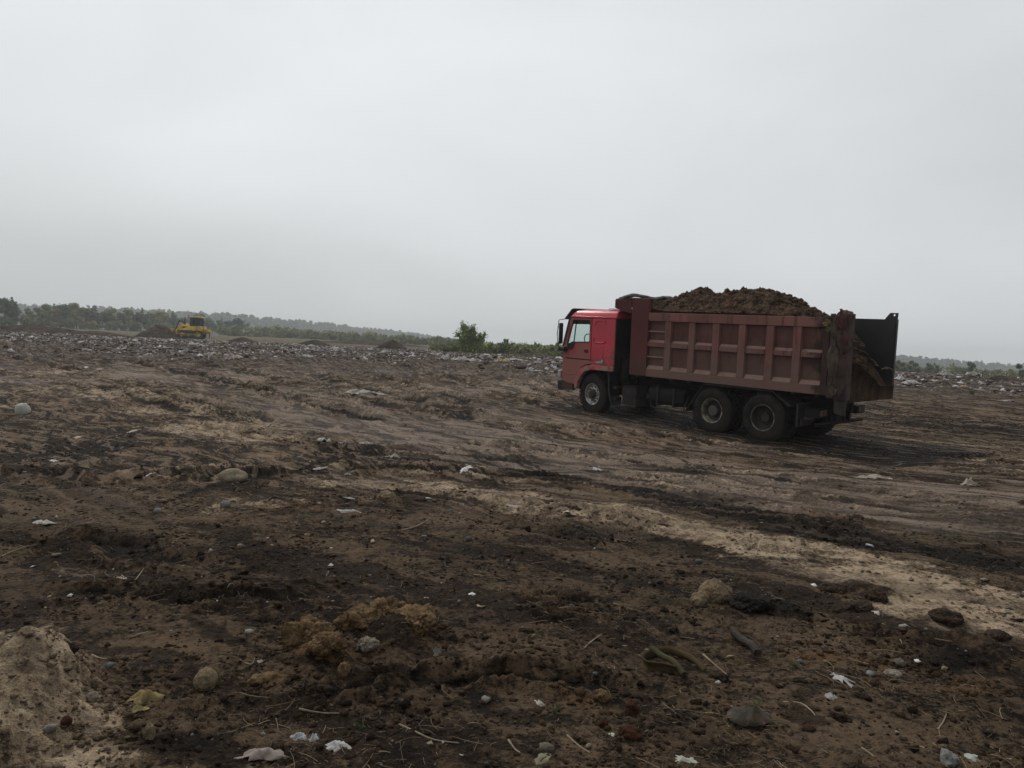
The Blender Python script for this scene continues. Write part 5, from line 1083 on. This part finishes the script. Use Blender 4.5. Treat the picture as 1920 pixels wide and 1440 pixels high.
def px2w(px, py): x, y = at(px, py); return x, y, gz(x, y), math.hypot(x, y)/FPX
def sheet(name, px, py, w, h, col, label, cat, seed, hg=.35, spiky=.35, rot=0.0, n=9, fs=1.0):
    x, y, z, k = px2w(px, py); W_ = w*k; D_ = max(W_*.25, min(h*k*1.7*fs, W_*2.2)); me = crumple_me(name, seed, col, w=W_, l=D_, hgt=hg*min(W_, D_), spiky=spiky, n=n, th=max(.003, .02*min(W_, D_)))
    o = obj(name, me); o.location = (x, y, z-.003); o.rotation_euler = (0, 0, rot); return tag(o, label, cat)
WHT, LG, BG, OL, YL = (.58, .56, .52), (.44, .43, .41), (.46, .38, .28), (.16, .16, .10), (.42, .35, .14)
for a_ in [
 ('plastic_scrap', 287, 902, 26, 9, WHT, 'bright white scrap left of the tan boulder', 'plastic scrap', 302, .5, .35),
 ('plastic_scrap', 118, 901, 12, 5, WHT, 'small white scrap below the black patch on the left', 'plastic scrap', 303, .4, .3),
 ('plastic_scrap', 80, 988, 36, 10, (.48, .47, .42), 'pale wedge-shaped scrap on the left foreground mud', 'plastic scrap', 304, .4, .4),
 ('plastic_sheet', 680, 746, 88, 6, (.50, .45, .40), 'long pale plastic sheet stretched over the ruts left of the truck', 'plastic sheet', 305, .5, .35, .08),
 ('plastic_bag', 608, 828, 30, 12, LG, 'crumpled grey-white bag in the small rubbish pile on the track', 'bag', 306, .4, .45),
 ('plastic_scrap', 650, 832, 26, 7, (.34, .30, .27), 'brownish scrap in the small rubbish pile on the track', 'plastic scrap', 307, .6, .5),
 ('plastic_scrap', 690, 834, 40, 7, (.40, .36, .32), 'wide dirty scrap at the right end of the small rubbish pile', 'plastic scrap', 308, .5, .5),
 ('plastic_scrap', 737, 860, 24, 9, (.42, .38, .35), 'folded dirty scrap right of the dark rut edge', 'plastic scrap', 309, .7, .5),
 ('plastic_scrap', 652, 888, 12, 6, LG, 'small grey scrap at the left end of the pale strip', 'plastic scrap', 310, .6, .4),
 ('plastic_strip', 1640, 897, 74, 5, (.46, .40, .34), 'long thin pale strip on the smooth track right of centre', 'plastic strip', 311, .4, .45, -.05),
 ('plastic_scrap', 1838, 889, 11, 7, WHT, 'small white lump on the track near the right edge', 'plastic scrap', 312, .8, .3),
 ('plastic_scrap', 1820, 905, 26, 10, (.40, .34, .27), 'dirty tan lump of litter on the track near the right edge', 'plastic scrap', 313, .8, .3),
 ('plastic_scrap', 222, 739, 26, 5, (.50, .46, .42), 'pale scrap on the tan ruts at upper left', 'plastic scrap', 314, .4, .3),
 ('plastic_scrap', 334, 802, 18, 6, (.36, .40, .38), 'bluish-grey scrap at the tip of the tan patch', 'plastic scrap', 315, .4, .3),
 ('plastic_sheet', 868, 677, 38, 7, WHT, 'white heaped sheet in front of the lone green bush', 'plastic sheet', 316, .9, .3),
 ('plastic_sheet', 833, 675, 22, 7, (.56, .54, .52), 'rounded white bag left of the heaped sheet by the bush', 'bag', 317, 1.0, .2),
 ('plastic_sheet', 960, 676, 40, 4, (.56, .55, .54), 'thin white sheet in the scrub foreground left of the cab', 'plastic sheet', 318, .6, .35),
 ('plastic_sheet', 1005, 700, 30, 5, WHT, 'white scrap on the ground just left of the red cab', 'plastic sheet', 319, .6, .35),
 ('plastic_sheet', 1688, 714, 30, 8, (.60, .60, .60), 'large white sheet right behind the tipper box end', 'plastic sheet', 320, .6, .3, .3),
 ('plastic_sheet', 1708, 722, 36, 8, (.62, .61, .60), 'large white sheet slumped right of the first behind the tipper', 'plastic sheet', 321, .6, .35, .4),
 ('plastic_sheet', 1752, 718, 16, 5, WHT, 'short bright sheet in the rubbish right of the truck', 'plastic sheet', 322, .6, .3),
 ('plastic_sheet', 1772, 704, 26, 6, (.42, .42, .42), 'grey heaped sheet on the crest right of the truck', 'plastic sheet', 323, .9, .4),
 ('plastic_sheet', 1825, 706, 26, 6, (.46, .48, .40), 'greenish-white sheet on the crest near the right edge', 'plastic sheet', 324, .9, .4),
 ('plastic_strip', 1888, 754, 30, 3, (.44, .40, .44), 'thin lilac-grey strip near the right edge', 'plastic strip', 325, .5, .3),
 ('plastic_scrap', 1578, 1276, 22, 44, (.44, .43, .42), 'torn grey-white star-shaped plastic scrap in the right foreground', 'plastic scrap', 326, .25, .7, .3),
 ('paper_scrap', 1559, 1313, 20, 14, (.30, .30, .28), 'small folded grey scrap below the torn star-shaped one', 'paper', 327, .3, .2),
 ('plastic_scrap', 632, 1397, 60, 20, (.48, .47, .46), 'white torn scrap with frayed tips at the bottom edge', 'plastic scrap', 328, .4, .45, .05),
 ('plastic_scrap', 560, 1383, 28, 18, (.36, .37, .38), 'grey curled fragment left of the white torn scrap', 'plastic scrap', 329, .5, .5),
 ('plastic_scrap', 588, 1382, 16, 26, (.27, .30, .29), 'greenish-grey curled fragment touching the white torn scrap', 'plastic scrap', 330, .5, .4),
 ('cloth_scrap', 492, 1422, 84, 26, (.26, .22, .19), 'brownish-grey folded cloth at the bottom edge left of centre', 'cloth', 331, .35, .3, .15),
 ('leaf_scrap', 806, 1396, 18, 46, (.20, .19, .13), 'olive dry leaf lying among twigs at the bottom', 'leaf', 332, .3, .3, .2),
 ('paper_scrap', 1280, 1430, 48, 22, (.38, .36, .31), 'torn pale paper at the bottom edge right of centre', 'paper', 333, .2, .55),
 ('plastic_chip', 1146, 1381, 17, 13, (.42, .42, .34), 'oval pale green-white chip beside reddish crumbs', 'plastic chip', 334, .2, .1, -.5),
 ('leaf_scrap', 1011, 1320, 18, 22, (.34, .32, .26), 'pale pointed leaf in the lower centre', 'leaf', 335, .3, .2, .5),
 ('plastic_chip', 1018, 1425, 28, 40, (.20, .19, .12), 'olive-beige wedge at the bottom edge in the centre', 'plastic chip', 336, .2, .15, -.4),
 ('plastic_chip', 1828, 1424, 32, 18, (.34, .38, .34), 'pale blue-green flat slab at the bottom right', 'plastic chip', 337, .15, .08, -.3),
 ('plastic_scrap', 268, 1315, 52, 26, (.22, .17, .06), 'yellowish rag on the dark mud at lower left', 'cloth', 338, .5, .45, .4),
 ('plastic_scrap', 260, 1342, 26, 14, (.26, .21, .08), 'small yellow shred just below the yellowish rag', 'cloth', 339, .4, .4),
 ('plastic_chip', 885, 1119, 13, 9, (.80, .80, .78), 'brightest white chip in the middle of the foreground', 'plastic chip', 340, .4, .2),
 ('plastic_chip', 1526, 1098, 11, 9, (.78, .78, .74), 'bright white chip on a dark clod below the tan strip', 'plastic chip', 341, .4, .2),
 ('plastic_chip', 1720, 1244, 10, 8, (.7, .7, .68), 'bright white chip in the dark mud on the right', 'plastic chip', 342, .4, .2),
 ('plastic_chip', 1345, 1283, 14, 7, (.6, .6, .57), 'small white chip above the thin stick by the rubber strip', 'plastic chip', 343, .3, .3),
 ('plastic_chip', 620, 1066, 10, 9, (.66, .66, .64), 'small round white chip left of centre in the mud', 'plastic chip', 344, .6, .2),
 ('plastic_scrap', 697, 1020, 10, 22, (.36, .33, .28), 'narrow pale curled scrap below the long bent twig', 'plastic scrap', 345, .3, .3, .2),
 ('plastic_scrap', 1405, 1355, 84, 44, (.026, .023, .015), 'flat dark olive rubber flap half buried in the right foreground', 'rubber flap', 346, .35, .18, .3),
 ('plastic_scrap', 820, 1228, 22, 22, (.05, .055, .045), 'dark greenish plastic piece right of the orange clods', 'plastic scrap', 347, .5, .3),
 ('glass_shard', 470, 1292, 20, 14, (.10, .14, .11), 'dull green scrap right of the round pitted stone', 'plastic scrap', 348, .4, .25),
 ('plastic_scrap', 490, 1246, 20, 9, (.36, .34, .31), 'pale shred left of the orange clods', 'plastic scrap', 349, .6, .4),
 ('plastic_scrap', 1643, 1157, 10, 18, (.5, .48, .44), 'thin bent pale strip by the dark clods below the tan strip', 'plastic strip', 350, .6, .4)]:
    sheet(*a_)
# ---- stones and big clods
def rock_me(name, seed, dims, mat, sub=4, amp=.18, fine=.05, lump=1.0):
    bm = bmesh.new(); bmesh.ops.create_icosphere(bm, subdivisions=sub, radius=1); V = np.array([v.co[:] for v in bm.verts]); F = np.array([[v.index for v in f.verts] for f in bm.faces]); bm.free()
    q = V*1.1*lump+seed*3.1; a = perlin(q[:, 0]+q[:, 2]*.7, q[:, 1]-q[:, 2]*.5, seed)+.6*perlin(q[:, 1]*2+q[:, 2], q[:, 0]*2-q[:, 2], seed+1); f_ = perlin(q[:, 0]*6+q[:, 2]*3, q[:, 1]*6-q[:, 2]*4, seed+2)+.7*(1-2*np.abs(perlin(q[:, 1]*11, q[:, 2]*11+q[:, 0]*5, seed+3)))
    f3_ = perlin(q[:, 0]*19+q[:, 2]*9, q[:, 1]*19+q[:, 2]*7, seed+5)
    V = V*(1+amp*a+fine*f_+fine*.7*f3_)[:, None]*np.array(dims)[None]/2; return mesh_np(name, V, F, mat, sub > 3 and fine < .06)
def rockmat(name, c0, c1, sc=14, r=.9):
    m, t, b = newmat(name); v = mapping(t); n = noise(t, sc, 6, .68, v); n2 = noise(t, sc*6, 3, .7, v); L(t, mixc(t, rng(t, mth(t, 'ADD', mth(t, 'MULTIPLY', n, .6), mth(t, 'MULTIPLY', n2, .4)), .36, .62), c0, c1), b.inputs['Base Color']); b.inputs['Roughness'].default_value = r; b.inputs['Specular IOR Level'].default_value = .06; bump(t, b, n2, .8, .02); return m
r_tan = rockmat('sandy_clod', (.11, .08, .048), (.30, .23, .145)); r_sto = rockmat('tan_stone', (.20, .16, .11), (.32, .26, .19), 6, .8); r_org = rockmat('orange_clay', (.060, .036, .018), (.225, .150, .078)); r_gry = rockmat('grey_stone', (.13, .13, .12), (.26, .25, .23), 8, .8); r_pal = rockmat('pale_pitted_clod', (.13, .105, .08), (.36, .31, .25)); r_red = rockmat('rust_crumb', (.028, .013, .009), (.085, .037, .022)); r_blk = rockmat('burnt_black_clod', (.010, .009, .008), (.032, .027, .023)); r_brn = rockmat('dark_brown_clod', (.030, .021, .015), (.080, .055, .040))
def rock(name, px, py, w, h, mat, label, cat, seed, sub=4, amp=.18, fine=.05, dz=.25, asp=.8, group=None):
    x, y, z, k = px2w(px, py); W_, H_ = w*k, h*k; o = obj(name, rock_me(name, seed, (W_, W_*asp, H_*1.15), mat, sub, amp, fine)); o.location = (x, y, z+H_*dz); o.rotation_euler = (0, 0, seed*1.7); return tag(o, label, cat, group)
for a_ in [
 ('boulder', 437, 905, 50, 26, r_sto, 'rounded tan boulder half buried left of the pale strip', 'boulder', 401, 4, .14, .015, .25),
 ('stone', 385, 1292, 48, 38, r_tan, 'round pitted sandy stone in the lower left foreground', 'stone', 402, 5, .08, .05, .22),
  ('pale_block', 42, 774, 24, 20, rockmat('pale_block', (.36, .35, .29), (.52, .51, .45), 5, .7), 'pale upright block at the far left in brown mud', 'block', 400, 3, .15, .02, .3),
 ('stone', 422, 958, 18, 12, r_gry, 'small smooth grey stone below the tan boulder', 'stone', 403, 3, .1, .02, .25),
 ('stone', 295, 963, 16, 10, r_gry, 'small pale flat stone left of the smooth grey stone', 'stone', 404, 3, .1, .02, .2),
 ('clod', 1342, 1127, 62, 44, r_tan, 'pale crumbly clod beside the black burnt clod', 'clod', 405, 5, .2, .08, .22),
 ('clod', 1308, 1138, 34, 22, r_tan, 'smaller brown-tan clod leaning on the pale crumbly one', 'clod', 406, 4, .25, .09, .2),
 ('clod', 1410, 1146, 84, 22, r_blk, 'black burnt clod right of the pale crumbly clod', 'clod', 407, 5, .3, .1, .15),
 ('clod', 578, 1226, 101, 62, r_org, 'largest orange clay clod at the left end of the clay heap', 'clod', 408, 5, .36, .13, .12),
 ('clod', 612, 1248, 65, 33, r_org, 'low orange-tan clod tucked under the largest orange one', 'clod', 409, 5, .36, .13, .12),
 ('clod', 675, 1192, 78, 44, r_org, 'brown-orange clod in the middle of the clay heap', 'clod', 410, 5, .36, .13, .12),
 ('clod', 728, 1172, 85, 57, r_org, 'tallest pointed orange clod of the clay heap', 'clod', 411, 5, .36, .13, .12),
 ('clod', 782, 1172, 44, 26, r_pal, 'pale-topped clod at the right end of the clay heap', 'clod', 412, 5, .2, .08, .25),
 ('clod', 780, 1195, 91, 39, r_org, 'wide rusty clod below the pale-topped one', 'clod', 413, 5, .36, .13, .12),
 ('clod', 690, 1224, 36, 24, r_pal, 'greyish-white pitted clod in front of the clay heap', 'clod', 414, 5, .4, .16, .05),
 ('clod', 645, 1278, 28, 26, r_org, 'small tan clod alone below the clay heap', 'clod', 415, 4, .25, .09, .25),
 ('clod', 505, 1280, 59, 20, r_org, 'small tan clods line at the left of the clay heap', 'clod', 416, 4, .35, .1, .2),
 ('clod', 124, 1390, 22, 14, r_red, 'brick-red lump in the lower left corner', 'clod', 417, 3, .2, .05, .25),
 ('clod', 172, 1332, 18, 16, r_pal, 'small pale stone between the tan mound and the yellowish rag', 'stone', 418, 3, .2, .06, .25),
 ('clod', 280, 1385, 20, 34, r_tan, 'upright pointed tan stone below the yellow shred', 'stone', 419, 4, .2, .07, .25),
 ('clod', 1130, 1362, 22, 14, r_red, 'rusty red lump touching the oval pale chip', 'clod', 420, 3, .2, .06, .25),
 ('clod', 1182, 1382, 44, 24, r_red, 'wide dark rusty lump right of the oval pale chip', 'clod', 421, 4, .25, .07, .2),
 ('clod', 1185, 1338, 30, 26, r_red, 'rust-brown root clump above the wide rusty lump', 'clod', 422, 4, .35, .1, .25),
 ('clod', 1127, 1318, 33, 20, r_org, 'small orange-brown lump in the lower centre', 'clod', 423, 4, .25, .08, .25),
 ('stone', 1632, 1268, 16, 9, r_gry, 'small green-grey stone right of the star-shaped scrap', 'stone', 424, 3, .1, .03, .25),
 ('stone', 1674, 1269, 28, 12, r_pal, 'flat pale brown stone on the dark mud at right', 'stone', 425, 4, .2, .05, .25),
 ('clod', 1780, 1426, 34, 24, r_gry, 'grey-green pitted lump beside the pale blue-green slab', 'clod', 426, 4, .3, .1, .2),
 ('clod', 1560, 1108, 46, 16, r_brn, 'dark crumbly clod, first in the row below the tan strip', 'clod', 427, 5, .3, .1, .15),
 ('clod', 1640, 1125, 40, 24, r_brn, 'dark tall clod in the middle of the row below the tan strip', 'clod', 428, 5, .3, .1, .2),
 ('clod', 1610, 1145, 46, 16, r_brn, 'wide dark clod in front of the tall one below the tan strip', 'clod', 429, 5, .3, .1, .15),
 ('clod', 1770, 1172, 48, 20, r_brn, 'dark lumpy clod at the lower edge of the tan strip on the right', 'clod', 430, 5, .3, .1, .2),
 ('clod', 1870, 1196, 40, 16, r_brn, 'dark clod near the right edge below the tan strip', 'clod', 431, 5, .3, .1, .2),
 ('clod', 725, 944, 40, 20, r_tan, 'tan clod on the rim of the dark hollow in the middle', 'clod', 432, 4, .25, .08, .2),
 ('clod', 770, 945, 60, 13, r_brn, 'dark clod crowning the hollow in the middle', 'clod', 433, 5, .3, .1, .2)]:
    rock(*a_)
r = np.random.default_rng(88); bm_ = [rock_me('loose_clod', 500+i, (1, .85, .6), r_brn, 4, .5, .16) for i in range(8)]
for i in range(32):
    y = 3.0*(11/3.0)**r.uniform(); x = r.uniform(-.68, .7)*y; w = .035+.010*y*r.uniform(.3, 1.2); o = obj('loose_clod', bm_[i % 8]); z = gz(x, y); o.scale = (w*r.uniform(.8, 1.5), w, w*r.uniform(.6, 1.1)); o.location = (x, y, z-w*.03); o.rotation_euler = (r.normal()*.3, r.normal()*.3, r.uniform(0, 6.28))
    tag(o, 'loose dark brown clod lying on the churned mud', 'clod', 'loose dark clods on the mud')
# ---- rubber strip, pipe, twigs
def path_obj(name, pts, rad, mat, label, cat, zs=None, r1=None, seg=8, group=None):
    P = []
    for i, (px, py) in enumerate(pts): x, y = at(px, py); P.append((x, y, gz(x, y)+rad*.6+(zs[i] if zs else 0)))
    V = [Vector(p) for p in P]; Q = []
    for i in range(len(V)-1):
        a, b_, c, d = V[max(0, i-1)], V[i], V[i+1], V[min(len(V)-1, i+2)]
        for s in range(6):
            u = s/6; Q.append(.5*((2*b_)+(c-a)*u+(2*a-5*b_+4*c-d)*u*u+(3*b_-a-3*c+d)*u**3))
    Q.append(V[-1]); o = MB().tube([q[:] for q in Q], rad, seg, r1).build(name, mat, None, smooth=True); return tag(o, label, cat, group)
m_rub = dirty('olive_rubber_strip', (.045, .046, .018), .8, spec=.15, dirt=.5, dirtcol=(.07, .052, .032), scale=14, bmp=.2); m_rub2 = dirty('mustard_rubber', (.065, .046, .016), .8, spec=.15, dirt=.5, dirtcol=(.06, .042, .026), scale=14, bmp=.2)
# a split rubber boot-like hose: a wide loop and an inner roll
def band(name, pts, wid, mat, label, cat, hh):
    P = []
    for i, (px, py) in enumerate(pts): x, y = at(px, py); P.append(Vector((x, y, gz(x, y)+hh[i])))
    Q = []
    for i in range(len(P)-1):
        a, b_, c, d = P[max(0, i-1)], P[i], P[i+1], P[min(len(P)-1, i+2)]
        for s in range(8): u = s/8; Q.append(.5*((2*b_)+(c-a)*u+(2*a-5*b_+4*c-d)*u*u+(3*b_-a-3*c+d)*u**3))
    Q.append(P[-1]); V = []; F = []; k = 6
    for i, q in enumerate(Q):
        d = (Q[min(i+1, len(Q)-1)]-Q[max(0, i-1)]).normalized(); nrm = Vector((d.y, -d.x, 0)); w = wid*(.55+.45*math.sin(math.pi*min(1, i/(len(Q)-1)*1.0+.12)))
        for s in range(k): f = s/(k-1); V.append((q+Vector((0, 0, 1))*(w*f*.75-.01)+nrm*(.018*math.sin(f*3.0)))[:])
    for i in range(len(Q)-1):
        for s in range(k-1): F.append((i*k+s, i*k+s+1, (i+1)*k+s+1, (i+1)*k+s))
    o = obj(name, mesh_np(name, V, np.array(F), mat, True)); s = o.modifiers.new('solid', 'SOLIDIFY'); s.thickness = .008; s.offset = 0; return tag(o, label, cat)
band('rubber_strip', [(1282, 1274), (1245, 1262), (1212, 1258), (1200, 1243), (1215, 1232), (1250, 1228), (1280, 1234), (1305, 1246), (1325, 1262)], .085, m_rub2, 'mustard-olive rubber strip curled into a loop in the right foreground', 'rubber strip', [0, .0, .0, .0, .0, .0, .0, 0, -.01])
path_obj('rubber_tube', [(1222, 1234), (1240, 1245), (1262, 1260), (1282, 1276)], .016, m_rub, 'greenish rolled rubber edge lying across the curled strip', 'rubber tube', [.045, .04, .03, .01])
path_obj('pipe_piece', [(1374, 1192), (1392, 1208), (1408, 1226), (1420, 1242)], .022, dirty('grey_plastic_pipe', (.028, .025, .021), .8, spec=.15, dirt=.4, scale=12), 'short grey pipe piece leaning in the mud right of the curled strip', 'pipe', [.0, .02, .03, .03])
m_tw = dirty('pale_dry_twig', (.22, .17, .11), .8, dirt=.3, scale=20); m_twd = dirty('dark_twig', (.07, .05, .035), .85, dirt=.3, scale=20)
for pts, rd, mt, lb in [
 ([(742, 1005), (775, 998), (798, 988), (812, 977)], .008, m_tw, 'long bent pale twig in the middle of the foreground'),
 ([(1318, 1234), (1340, 1252), (1362, 1270)], .006, m_tw, 'straight pale stick right of the curled rubber strip'),
 ([(1063, 1383), (1085, 1400), (1106, 1414)], .005, m_tw, 'thin pale stick in the bottom centre'),
 ([(0, 1046), (25, 1040), (50, 1034), (68, 1030)], .006, m_tw, 'long thin twig at the left edge'),
 ([(222, 1102), (250, 1090), (270, 1070)], .006, m_tw, 'pale twig slanting up in the upper left foreground'),
 ([(228, 1080), (244, 1092), (248, 1095)], .004, m_tw, 'short twig crossing the slanting pale one'),
 ([(160, 1132), (195, 1122), (235, 1120), (268, 1121)], .006, m_tw, 'long curved twig left of centre in the left foreground'),
 ([(172, 1228), (186, 1234), (200, 1239)], .005, m_tw, 'short straight straw right of the tan mound'),
 ([(246, 1199), (262, 1194), (278, 1187)], .005, m_tw, 'short pale stick above the yellowish rag'),
 ([(416, 1120), (430, 1112), (442, 1102)], .005, m_tw, 'pale twig in the left middle foreground'),
 ([(560, 1338), (600, 1338), (640, 1340)], .005, m_tw, 'long straw lying flat above the grey curled fragments'),
 ([(740, 1360), (785, 1378), (815, 1393), (860, 1397)], .005, m_tw, 'long bent twig reaching the olive leaf at the bottom'),
 ([(825, 1302), (840, 1285), (846, 1272)], .006, m_twd, 'dark forked twig below the dark greenish piece'),
 ([(1468, 1318), (1500, 1322), (1520, 1340), (1528, 1348)], .005, m_tw, 'curved pale root right of the olive rubber flap'),
 ([(1752, 1206), (1785, 1208)], .005, m_tw, 'pale stick on the dark mud near the right edge'),
 ([(1758, 1366), (1768, 1358), (1774, 1346)], .005, m_tw, 'thin twig pointing up at the lower right'),
 ([(1677, 1206), (1686, 1218), (1692, 1224)], .005, m_tw, 'short pale stick below the dark clods on the right'),
 ([(1615, 1412), (1630, 1424), (1638, 1432)], .005, m_tw, 'curved pale twig at the bottom right'),
 ([(1095, 1222), (1110, 1206), (1128, 1196)], .005, m_tw, 'pale twig right of the tyre tread prints'),
 ([(450, 1242), (470, 1252), (478, 1240)], .004, m_tw, 'thin crooked twig left of the pale shred'),
 ([(953, 1392), (965, 1408), (975, 1418)], .005, m_tw, 'short stick left of the olive-beige wedge')]:
    path_obj('twig', pts, rd, mt, lb, 'twig', r1=rd*.5, seg=6)
# ---- tiny weeds in the foreground
m_weed, t, b = newmat('green_weed'); b.inputs['Base Color'].default_value = (.05, .085, .025, 1); b.inputs['Roughness'].default_value = .7
for i, (px, py, lb) in enumerate([(680, 1365, 'tiny green weed sprouting above the bottom edge left of centre'), (1040, 1340, 'tiny green weed beside the pale pointed leaf'), (1418, 1330, 'small dark green sprout above the olive rubber flap'), (1490, 1255, 'small dark green sprout left of the star-shaped scrap')]):
    x, y, z, k = px2w(px, py); m = MB(); rr = random.Random(i)
    for q in range(11):
        a = rr.uniform(0, 6.28); l_ = rr.uniform(.02, .055); m.tube([(0, 0, -.005), (math.cos(a)*l_*.4, math.sin(a)*l_*.4, l_*.6), (math.cos(a)*l_, math.sin(a)*l_, l_*rr.uniform(.5, 1))], .0018, 4, .0006)
    o = m.build('small_weed', m_weed); o.location = (x, y, z); tag(o, lb, 'weed')

# ================================================================== haze
HZ = MB().box((-1100, -60, -3.0), (1100, 2150, 62)).build('haze', None)
mh = bpy.data.materials.new('haze'); mh.use_nodes = True; t = mh.node_tree; t.nodes.clear()
pv = N(t, 'ShaderNodeVolumePrincipled'); pv.inputs['Color'].default_value = (.86, .90, .93, 1); pv.inputs['Density'].default_value = .00062; pv.inputs['Anisotropy'].default_value = .3
o_ = N(t, 'ShaderNodeOutputMaterial'); L(t, pv.outputs[0], o_.inputs['Volume'])
HZ.data.materials.clear(); HZ.data.materials.append(mh); tag(HZ, kind='stuff'); HZ['label'] = 'pale damp haze hanging in the air towards the far woods'; HZ['category'] = 'haze'
